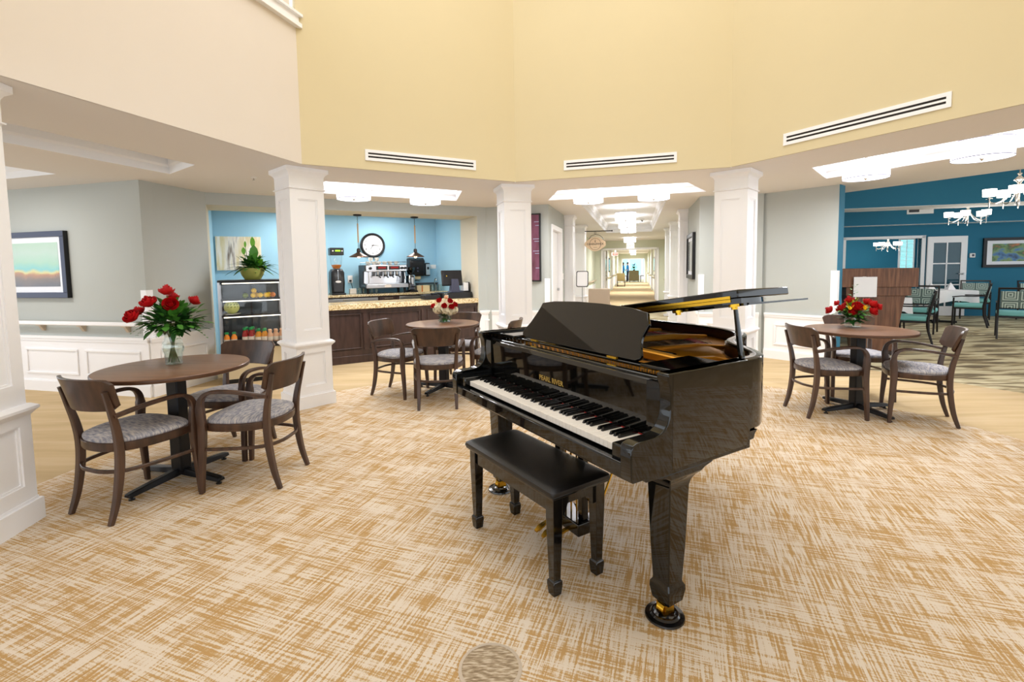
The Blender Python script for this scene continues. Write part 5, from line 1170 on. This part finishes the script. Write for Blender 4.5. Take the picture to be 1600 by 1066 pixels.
# hanging oval sign
sg = cthing('hanging_sign', 'tan oval hanging sign with dark lettering on an iron bracket', 'sign', 1.385, 4.02, 1.95)
obj('bracket_bar', MB().cyl((-.255,0,.315),(.40,0,.31),.011,seg=8).ball((.40,0,.31),.018), 'frame_black', sg)
obj('scroll', MB().tube([(-.15,0,.12),(-.10,0,.20),(0,0,.235),(.10,0,.215),(.17,0,.16),(.20,0,.10)],.006,6).tube([(.02*math.cos(a*PI/6),0,.27+.022*math.sin(a*PI/6)) for a in range(12)],.004,5,True), 'frame_black', sg)
ov = []
for j in range(48):
    a = 2*PI*j/48; x_, z_ = .245*math.cos(a), .163*math.sin(a); k_ = 1+.05*math.cos(4*a); ov.append((x_*k_, z_*k_))
obj('board', MB().prism(ov,-.015,.015,'y'), 'sign_tan', sg, bevel=.004)
for yy, rzz in ((-.018,0),):
    obj('circle', MB().tube([(.135*math.cos(a*PI/20),-.017,.140*math.sin(a*PI/20)) for a in range(40)],.004,5,True), 'sign_ink', sg)
    text_part('lettering', 'CANDLEWICK', .062, 'sign_ink', sg, (0,-.0165,.0), (PI/2,0,0), .001, .0012)
    obj('flourish', MB().tube([(-.05,-.017,-.085),(-.03,-.017,-.075),(-.01,-.017,-.088),(.02,-.017,-.076),(.05,-.017,-.084)],.003,5), 'sign_ink', sg)
    obj('candle', MB().box(-.008,.008,-.017,-.0155,.04,.085).ball((0,-.0165,.10),.006,.002,.012), 'sign_ink', sg)
fa = cthing('alarm_strobe', 'small red fire alarm on the column behind the sign', 'alarm', .70, 6.0, 2.05); obj('body', MB().box(.002,.05,-.06,.06,-.08,.08), 'alarm_red', fa, bevel=.006); obj('lens', MB().box(.05,.07,-.03,.03,-.02,.04), 'white_plastic', fa)
# sign stand
es = cthing('sign_stand', 'white board on a chrome floor stand in front of the corridor column', 'sign', 1.33, 1.6, 0)
obj('base', MB().lathe([(.15,0),(.15,.008),(.03,.02),(.001,.02)],seg=24), 'steel', es); obj('pole', MB().cyl((0,0,.02),(0,0,1.0),.012,seg=10), 'steel', es)
T = Matrix.Translation((0,-.02,1.165)) @ Matrix.Rotation(math.radians(-10),4,'X')
def rrect(w_, h_, r_, n=5):
    out = []
    for cx, cy, a0 in ((1,1,0),(-1,1,1),(-1,-1,2),(1,-1,3)):
        for j in range(n): a = (a0+j/(n-1))*PI/2; out.append((cx*(w_-r_)+r_*math.cos(a), cy*(h_-r_)+r_*math.sin(a)))
    return out
obj('frame', MB().merge(MB().prism(rrect(.118,.158,.035),-.008,.008,'y'), T), 'dark_grey', es); obj('sheet', MB().merge(MB().prism(rrect(.102,.142,.025),-.0105,-.008,'y'), T), 'paper_white', es)
# upholstered bench chairs
def cube_chair(label, e, m, w, d, zs, zt, mt, rz=0):
    t = cthing('side_chair', label, 'chair', e, m, 0, None, rz)
    obj('seat', MB().box(-w/2,w/2,-d/2,d/2,zs-.12,zs), mt, t, bevel=.02); obj('backrest', MB().box(-w/2,w/2,-d/2-.06,-d/2+.04,zs-.10,zt), mt, t, bevel=.02)
    for x_ in (-w/2+.025,w/2-.025):
        for y_ in (-d/2+.0,d/2-.03): obj('leg', MB().box(x_-.022,x_+.022,y_-.022,y_+.022,0,zs-.12), 'wood_dark', t)
        obj('runner', MB().box(x_-.02,x_+.02,-d/2+.022,d/2-.052,.0,.04), 'wood_dark', t)
    obj('runner', MB().box(-w/2+.047,w/2-.047,-d/2-.02,-d/2+.02,.03,.07), 'wood_dark', t)
    return t
cube_chair('taupe upholstered chair with its back to the camera in the corridor', 1.47, 4.4, .52, .55, .46, .86, 'ottoman_taupe')
cube_chair('olive upholstered chair standing in the far corridor', 1.36, 25.9+.2, .54, .6, .50, .92, 'sofa_olive')
# exit signs
x1 = cthing('exit_sign', 'white lit exit sign hanging over the double doors', 'exit sign', 2.13, 11.9, 2.10); obj('housing', MB().box(-.15,.15,-.025,.025,0,.20).box(-.04,.04,-.02,.02,.20,H-2.10), 'exit_white', x1, bevel=.006); text_part('lettering', 'EXIT', .12, 'exit_red', x1, (0,-.027,.10), (PI/2,0,0), .001, .002)
x2 = cthing('exit_sign', 'red lit exit sign on the left of the far corridor', 'exit sign', 1.18, 21.0, 2.02); obj('housing', MB().box(-.22,.14,-.025,.025,0,.19).box(-.04,.04,-.02,.02,.19,H-2.02), 'exit_white', x2); obj('face', MB().box(-.16,.13,-.028,-.025,.02,.17), 'exit_red', x2); text_part('lettering', 'EXIT', .11, 'exit_white', x2, (0,-.030,.095), (PI/2,0,0), .001, .002)
for i, (m_, s, lb) in enumerate(((15.2,1,'first small dark picture on the left wall of the far corridor'),(18.6,1,'second small dark picture on the left wall of the far corridor'),(17.5,-1,'small dark picture on the right wall of the far corridor'))):
    f = .93 if s > 0 else 3.27; pc = cthing('framed_picture', lb, 'picture', f, m_, 1.1); obj('frame', MB().box(s*.002,s*.04,-.35,.35,0,.75), 'frame_black', pc); obj('print', MB().box(s*.04,s*.044,-.29,.29,.07,.68), 'mirror_pane', pc)
# lounge at the end of the corridor
ac = cthing('lounge_armchair', 'plaid upholstered armchair seen from behind at the corridor end', 'armchair', 2.18, 35.2, 0)
obj('back', MB().box(-.42,.42,-.35,-.15,.12,1.02), 'sofa_plaid', ac, bevel=.05); obj('seat', MB().box(-.32,.32,-.15,.35,.12,.45), 'sofa_plaid', ac, bevel=.03)
for s in (-1,1): obj('arm', MB().box(s*.30,s*.44,-.15,.38,.12,.62), 'sofa_plaid', ac, bevel=.04)
for x_ in (-.36,.36):
    for y_ in (-.30,.30): obj('leg', MB().box(x_-.03,x_+.03,y_-.03,y_+.03,0,.12), 'wood_dark', ac)
def side_table(label, e, m):
    t = cthing('side_table', label, 'table', e, m, 0); obj('top', MB().box(-.35,.35,-.3,.3,.52,.57), 'wood_dark', t)
    for x_ in (-.31,.31):
        for y_ in (-.26,.26): obj('leg', MB().box(x_-.03,x_+.03,y_-.03,y_+.03,0,.52), 'wood_dark', t)
side_table('dark side table left of the plaid armchair', 1.25, 35.4); side_table('dark side table right of the plaid armchair', 3.05, 35.4)
bv = cthing('blue_vase', 'blue vase on the dark side table in the lounge', 'vase', 3.25, 35.4, .57); obj('body', MB().lathe([(.05,0),(.12,.08),(.13,.16),(.06,.24),(.07,.28),(.001,.28)],seg=14), 'scrub_blue', bv); obj('rim', MB().lathe([(.06,.275),(.075,.275),(.075,.29),(.06,.29)],seg=14,caps=False), 'trouser_navy', bv)
orc = cthing('flower_arrangement', 'dark purple flower arrangement behind the plaid armchair', 'flowers', 2.18, 36.6, 0)
mat('petal_purple', (70,50,110), .7)
obj('stand', MB().lathe([(.20,0),(.20,.03),(.04,.05),(.04,.80),(.22,.84),(.22,.88),(.001,.88)],seg=16), 'wood_dark', orc); obj('vase', MB().lathe([(.06,.88),(.11,1.0),(.06,1.12),(.001,1.12)],seg=14), 'dark_grey', orc)
obj('foliage', foliage(40,(0,0,1.15),.25,.18,.15,.3,.09,71,.3,(-.2,1.3)), 'leaf_dark', orc); obj('blooms', foliage(30,(0,0,1.40),.28,.2,.10,.2,.10,72,.2,(-.1,1.3)), 'petal_purple', orc)
def person(label, e, m, rz, top, hair_long, lean=0):
    t = thing('person', label, 'person', em(e,m,.02), RC+rz)
    me = bpy.data.meshes.new('body')
    J = {'pel':(0,0,.95,.13),'wa':(0,.0,1.08,.115),'ch':(0,.01,1.30,.135),'nk':(0,.01,1.45,.055),'hd':(0,.03,1.56,.075),'ht':(0,.03,1.68,.07),
         'sl':(.17,.01,1.39,.055),'el':(.22,.02,1.13,.042),'wl':(.18,.16,.98,.03),'hl':(.15,.22,.95,.032),'sr':(-.17,.01,1.39,.055),'er':(-.22,.02,1.13,.042),'wr':(-.18,.16,.98,.03),'hr':(-.15,.22,.95,.032),
         'tl':(.09,0,.88,.09),'kl':(.10,.02,.50,.06),'al':(.10,-.01,.09,.042),'fl':(.11,.13,.04,.035),'tr':(-.09,0,.88,.09),'kr':(-.10,.02,.50,.06),'ar':(-.10,-.01,.09,.042),'fr':(-.11,.13,.04,.035)}
    E_ = ['pel wa','wa ch','ch nk','nk hd','hd ht','ch sl','sl el','el wl','wl hl','ch sr','sr er','er wr','wr hr','pel tl','tl kl','kl al','al fl','pel tr','tr kr','kr ar','ar fr']
    keys = list(J); me.from_pydata([J[k][:3] for k in keys], [tuple(keys.index(q) for q in s.split()) for s in E_], [])
    o = bpy.data.objects.new('body', me); link(o, t)
    sk = o.modifiers.new('skin','SKIN'); sk.use_smooth_shade = True
    for i, k in enumerate(keys): me.skin_vertices[0].data[i].radius = (J[k][3],)*2
    me.skin_vertices[0].data[0].use_root = True
    ss = o.modifiers.new('sub','SUBSURF'); ss.levels = 1; ss.render_levels = 1
    dg = bpy.context.evaluated_depsgraph_get(); dg.update(); m2 = bpy.data.meshes.new_from_object(o.evaluated_get(dg)); o.modifiers.clear(); o.data = m2
    m2.materials.clear()
    for q in (top, 'trouser_navy', 'skin'): m2.materials.append(M(q))
    for f in m2.polygons:
        c = f.center; f.material_index = 2 if (c.z > 1.47 or (abs(c.x) > .12 and c.z < 1.12 and c.z > .88 and c.y > .08)) else (1 if c.z < .93 else 0)
        f.use_smooth = True
    h = MB().ball((0,.015,1.65),.085,.095,.085,14,8)
    if hair_long: h.rings([[(r_*math.cos(a*PI/6),-.03+r_*.7*math.sin(a*PI/6),z) for a in range(12)] for r_, z in ((.08,1.65),(.085,1.5),(.07,1.36))])
    obj('hair', h, 'hair_dark', t)
    obj('nose', MB().ball((0,.108,1.56),.012,.018,.016,8,6), 'skin', t)
    for s in (-1,1): obj('eye', MB().ball((s*.03,.098,1.585),.009,.006,.007,8,6), 'hair_dark', t); obj('shoe', MB().ball((s*.105,.06,.04),.045,.12,.04,10,6), 'wood_dark', t)
    obj('mouth', MB().ball((0,.098,1.52),.02,.006,.005,8,4), 'rose_deep', t)
person('person with long dark hair in a blue top standing in the far lounge', 1.20, 37.6, -1.2, 'scrub_blue', True)
person('person with short hair in a blue top standing nearer the plaid armchair', 1.62, 37.2, 1.9, 'scrub_blue', False)

# ================================================================ LANDSCAPE PICTURE on the left wall
def art_material(name):
    m, nt, b = new_mat(name); N = nt.nodes; L = nt.links
    tc = N.new('ShaderNodeTexCoord'); sp_ = N.new('ShaderNodeSeparateXYZ'); L.new(tc.outputs['Object'], sp_.inputs[0])
    n = N.new('ShaderNodeTexNoise'); n.inputs['Scale'].default_value = 4; n.inputs['Detail'].default_value = 6; L.new(tc.outputs['Object'], n.inputs['Vector'])
    a = N.new('ShaderNodeMath'); a.operation = 'MULTIPLY_ADD'; a.inputs[1].default_value = .16; L.new(n.outputs['Fac'], a.inputs[0]); L.new(sp_.outputs[2], a.inputs[2])
    r = N.new('ShaderNodeValToRGB'); e = r.color_ramp.elements
    cs = ((.22,(62,58,68)),(.31,(108,86,66)),(.365,(176,112,48)),(.39,(216,204,120)),(.42,(112,196,194)),(.50,(158,204,178)),(.62,(180,206,190)),(.78,(166,200,170)))
    while len(e) < len(cs): e.new(.5)
    for i, (p, c) in enumerate(cs): e[i].position = p; e[i].color = srgb(c)
    L.new(a.outputs[0], r.inputs[0]); L.new(r.outputs[0], b.inputs['Base Color']); b.inputs['Roughness'].default_value = .5
art_material('landscape_print')
rz_p = rz_l; px = lw(1.115); q = p0  # local frame of the left wall
base = LE + Vector((math.cos(rz_l), math.sin(rz_l)))*px
pic = thing('framed_picture', 'navy framed landscape print of a hazy green sky over brown land', 'picture', (base.x, base.y, 1.135), rz_l)
PW, PH = 1.05, .785; fw_ = .065
obj('frame', MB().box(-PW,0,-.05,-.002,0,fw_).box(-PW,0,-.05,-.002,PH-fw_,PH).box(-PW,-PW+fw_,-.05,-.002,fw_,PH-fw_).box(-fw_,0,-.05,-.002,fw_,PH-fw_), 'frame_navy', pic, bevel=.004)
obj('frame_side', MB().box(0,.004,-.05,-.002,0,PH), 'frame_black', pic)
obj('matboard', MB().box(-PW+fw_,-fw_,-.030,-.004,fw_,PH-fw_), 'matboard', pic)
obj('print', MB().box(-PW+.13,-.125,-.033,-.030,.135,.655), 'landscape_print', pic)
obj('glazing', MB().box(-PW+fw_,-fw_,-.040,-.038,fw_,PH-fw_), 'glass_thin', pic)

# ================================================================ DINING ROOM
def host_stand():
    t = cthing('host_stand', 'walnut host stand with a wide stepped top in front of the dining room', 'podium', 5.86, .70, 0)
    obj('top_panel', MB().box(-.49,.49,-.22,.22,1.03,1.31), 'podium_wood', t, bevel=.004); obj('mid_panel', MB().box(-.42,.42,-.19,.19,.90,1.03), 'podium_wood', t, bevel=.004)
    obj('body', MB().rings([[(-w_,-.16,z),(w_,-.16,z),(w_,.16,z),(-w_,.16,z)] for w_, z in ((.24,.06),(.36,.90))]), 'podium_wood', t, bevel=.004); obj('plinth', MB().box(-.27,.27,-.19,.19,0,.06), 'wood_dark', t)
host_stand()
mn = cthing('menu_holder', 'white menu sheet in a clear holder on the host stand front', 'sign', 5.66, .45, .88)
obj('holder', MB().box(-.155,.155,-.008,.018,0,.31), 'glass_thin', mn); obj('sheet', MB().box(-.15,.15,-.012,-.009,.005,.305), 'paper_white', mn)
hk = obj('hook', MB().box(-.02,.02,.018,.03,.25,.31), 'white_plastic', mn)
def greek_key():
    m, nt, b = new_mat('greek_key'); N = nt.nodes; L = nt.links
    tc = N.new('ShaderNodeTexCoord'); mp = N.new('ShaderNodeMapping'); mp.inputs['Scale'].default_value = (4.4,4.4,4.4); L.new(tc.outputs['Object'], mp.inputs[0])
    sx = N.new('ShaderNodeSeparateXYZ'); L.new(mp.outputs[0], sx.inputs[0])
    def mth(op, a, c=None):
        n = N.new('ShaderNodeMath'); n.operation = op
        for i, x in enumerate((a,c)):
            if x is None: continue
            if isinstance(x,(int,float)): n.inputs[i].default_value = x
            else: L.new(x, n.inputs[i])
        return n.outputs[0]
    fx = mth('ABSOLUTE', mth('SUBTRACT', mth('FRACT', sx.outputs[0]), .5)); fz = mth('ABSOLUTE', mth('SUBTRACT', mth('FRACT', sx.outputs[2]), .5))
    d = mth('MAXIMUM', fx, fz); s = mth('GREATER_THAN', mth('SINE', mth('MULTIPLY', d, 2*PI*7)), 0.15)
    mx = N.new('ShaderNodeMix'); mx.data_type = 'RGBA'; mx.inputs[6].default_value = srgb((196,212,204)); mx.inputs[7].default_value = srgb((92,112,108)); L.new(s, mx.inputs[0]); L.new(mx.outputs[2], b.inputs['Base Color']); b.inputs['Roughness'].default_value = .8
greek_key()
dc0 = cthing('dining_chair', 'x', 'chair', 0, 0, 0, 'teal dining chairs')
def make_dining_chair(t):
    obj('seat', MB().box(-.26,.26,-.24,.25,.41,.49), 'seat_teal', t, bevel=.025); obj('seat_rail', MB().box(-.25,.25,-.24,.24,.38,.41), 'chair_metal', t)
    R = Matrix.Translation((0,-.235,.50)) @ Matrix.Rotation(math.radians(12),4,'X')
    obj('back_pad', MB().merge(MB().box(-.235,.235,-.02,.025,.06,.36), R), 'greek_key', t, bevel=.01)
    obj('back_rail', MB().merge(MB().box(-.265,.265,-.014,.014,.40,.43), R), 'chair_metal', t); obj('lower_rail', MB().merge(MB().box(-.265,.265,-.012,.012,.045,.06), R), 'chair_metal', t)
    for s in (-1,1):
        top = R @ Vector((s*.255,0,.43)); obj('rear_leg', MB().sweep([(s*.255,-.31,0),(s*.255,-.245,.25),(s*.255,-.235,.45),(s*.255,-.25,.55),top], .028, [.03,.036,.042,.04,.028], side=(1,0,0)), 'chair_metal', t)
        obj('front_leg', MB().sweep([(s*.25,.235,0),(s*.25,.23,.40),(s*.25,.225,.62)], .028, .03, side=(1,0,0)), 'chair_metal', t)
        a0 = R @ Vector((s*.255,0,.17)); obj('armrest', MB().sweep([(s*.25,.25,.635),(s*.255,.10,.655),(s*.257,-.08,.655),a0], .034, .022, side=(1,0,0)), 'chair_metal', t)
make_dining_chair(dc0)
dch = [(6.89,1.84,65,'teal dining chair turned sideways just right of the host stand'),(6.27,1.74,62,'teal dining chair mostly hidden behind the host stand'),
 (9.26,4.62,58,'teal dining chair drawn up sideways to the middle cloth table'),(8.93,2.73,-28,'teal dining chair with its patterned back to the camera at the right edge'),
 (7.75,3.35,148,'teal dining chair facing the camera behind the chair by the host stand'),(8.15,6.0,150,'teal dining chair facing the camera in front of the french doors'),(10.25,6.2,152,'teal dining chair near the thermostat behind the middle cloth table'),
 (11.15,5.7,165,'teal dining chair below the garden print'),(10.35,4.1,-30,'teal dining chair with its back to the camera behind the right edge chair')]
for i, (e_, m_, a, lb) in enumerate(dch):
    # a = facing direction in the corridor frame, degrees from +m towards +e negative
    rz = RC + math.radians(a)
    if i == 0: dc0.location = em(e_,m_); dc0.rotation_euler = (0,0,rz); dc0['label'] = lb
    else: dup(dc0, em(e_,m_), rz, lb)
def cloth_table(label, clabel, e, m, rz=.6, w=.50):
    t = cthing('dining_table', label, 'table', e, m, 0, 'dining tables', rz)
    obj('top', MB().box(-w+.02,w-.02,-w+.02,w-.02,.715,.74), 'podium_wood', t); obj('column', MB().cyl((0,0,.03),(0,0,.715),.045), 'chair_metal', t)
    for k in range(4): obj('foot', MB().merge(MB().box(0,.36,-.03,.03,.008,.045), Matrix.Rotation(k*PI/2+PI/4,4,'Z')), 'chair_metal', t)
    n = 40; rg = []
    cl = thing('tablecloth', clabel, 'tablecloth', em(e,m,.742), RC+rz, 'white tablecloths')
    def pt_(u, s_, z, wav):
        # rounded square perimeter
        a = 2*PI*u; c_, s2 = math.cos(a), math.sin(a); k_ = 1/max(abs(c_),abs(s2)); r_ = w*(k_*.85+.15*1.15)*s_; r_ += wav*math.sin(a*9+.7)
        return (r_*c_, r_*s2, z - .10*max(0,(k_-1)/.414)*(1 if z < 0 else 0))
    for s_, z, wv in ((.02,.004,0),(.5,.004,0),(.96,.004,0),(1.0,.0,0),(1.02,-.06,.008),(1.03,-.15,.018),(1.04,-.22,.028)): rg.append([pt_(j/72,s_,z,wv) for j in range(72)])
    obj('drape', MB().rings(rg, caps=False).add(rg[0],[tuple(range(72))]), 'cloth_white', cl, smooth=60)
    return t
def napkin(e, m, lb):
    o = obj('napkin', MB().rings([[(r_*math.cos(j*PI/6)*(1+.25*math.sin(j*2.1)), r_*math.sin(j*PI/6), z) for j in range(12)] for r_, z in ((.09,0),(.085,.02),(.05,.08),(.02,.14),(.004,.16))]), 'cloth_white', None, em(e,m,.747)); return tag(o, lb, 'napkin', 'folded napkins')
cloth_table('dining table under white cloth just right of the host stand','white tablecloth on the dining table beside the host stand', 6.55, 2.62); cloth_table('dining table under white cloth in the middle of the dining room','white tablecloth on the middle dining table', 9.05, 5.35, .2); cloth_table('dining table under white cloth at the far right','white tablecloth on the far right dining table', 11.3, 4.6, .4)
napkin(6.75,2.5,'folded white napkin on the table beside the host stand'); napkin(8.85,5.2,'folded white napkin standing on the left of the middle dining table'); napkin(9.3,5.35,'folded white napkin standing on the right of the middle dining table')
# chandeliers
def chandelier(label, e, m, ztop, R=.29, first=[None]):
    if first[0] is None:
        t = cthing('chandelier', label, 'chandelier', e, m, ztop, 'nickel chandeliers')
        zb = -.82; SH = Vector((0,0,-.20))
        obj('canopy', MB().lathe([(.065,0),(.06,-.02),(.02,-.03),(.001,-.03)],seg=18), 'nickel', t)
        obj('stem', MB().cyl((0,0,-.03),(0,0,-.42),.008,seg=8).lathe([(.001,-.40),(.03,-.415),(.012,-.44),(.035,-.47),(.06,-.50),(.03,-.52),(.014,-.56),(.014,-.76),(.022,-.80),(.006,zb-.06),(.001,zb-.07)],seg=14), 'nickel', t)
        for k in range(5):
            a = 2*PI*k/5+.3; d = Vector((math.cos(a),math.sin(a),0)); q = lambda r_, z_: tuple(d*r_+Vector((0,0,z_))+SH)
            ar = obj('arm', MB().tube(smooth_path([q(0,-.31),q(.05,-.44),q(.13,-.55),q(.22,-.60),q(R,-.575)],5),.008,8).cyl(q(R,-.66),q(R,-.50),.008,seg=8).cyl(q(R,-.535),q(R,-.528),.035,seg=14), 'nickel', t)
            obj('shade', MB().lathe([(.07,-.70),(.075,-.60),(.073,-.60),(.068,-.70)],c=tuple(d*R),seg=18,caps=False), 'sconce_shade', ar)
        first[0] = t
    else: t = dup(first[0], em(e,m,ztop), RC+e, label)
    d = bpy.data.lights.new('chandelier_glow','POINT'); d.energy = 26; d.color = (1,.93,.85); d.shadow_soft_size = .25
    o = bpy.data.objects.new('chandelier_glow', d); C.objects.link(o); x, y, z = em(e,m,ztop-.98); o.location = (x,y,z)
chandelier('nickel chandelier with white shades at the right picture edge', 7.42, .4, 3.0); chandelier('nickel chandelier with white shades over the middle dining tables', 8.82, 4.0, 3.0); chandelier('small nickel chandelier seen through the french doors', 9.75, 9.3, 2.6)
cv_ = cthing('ceiling_vent', 'small white vent on the teal dining beam', 'vent', 7.75, 3.44, 2.50)
obj('frame', MB().box(-.22,.22,.015,.03,-.16,-.02).box(-.22,.22,-.01,.015,-.02,.0), 'white_plastic', cv_); obj('grille', MB().box(-.19,-.02,.008,.015,-.125,-.055), 'dark_grey', cv_)
thm = cthing('thermostat', 'white thermostat on the teal wall right of the french door', 'thermostat', 10.53, DM, 1.535); obj('body', MB().box(-.06,.06,-.03,-.002,-.055,.055), 'white_plastic', thm, bevel=.01); obj('display', MB().box(-.015,.035,-.033,-.03,-.025,.03), 'grey_blue', thm)
streak_mat('garden_print', [(30,60,90),(70,120,170),(120,150,90),(60,96,60),(190,110,60)], (4,4,5), 0, .4, [.3,.42,.52,.6,.7])
gp = cthing('framed_picture', 'dark framed garden print on the teal dining room wall', 'picture', 10.74, DM, 1.225)
obj('frame', MB().box(0,1.25,-.05,-.002,0,.07).box(0,1.25,-.05,-.002,.665,.735).box(0,.07,-.05,-.002,.07,.665).box(1.18,1.25,-.05,-.002,.07,.665), 'frame_black', gp); obj('matboard', MB().box(.07,1.18,-.03,-.004,.07,.665), 'matboard', gp); obj('print', MB().box(.19,1.06,-.034,-.03,.15,.585), 'garden_print', gp)
x, y, z = em(9.4, 9.0, 2.5); area_light('inner_room_lamp', (x,y,z), 1.2, 1.2, 18, (1,.95,.9))
x, y, z = em(11.6, 3.0, 2.9); area_light('dining_lamp', (x,y,z), 2.5, 2.5, 70, (.92,.96,1))
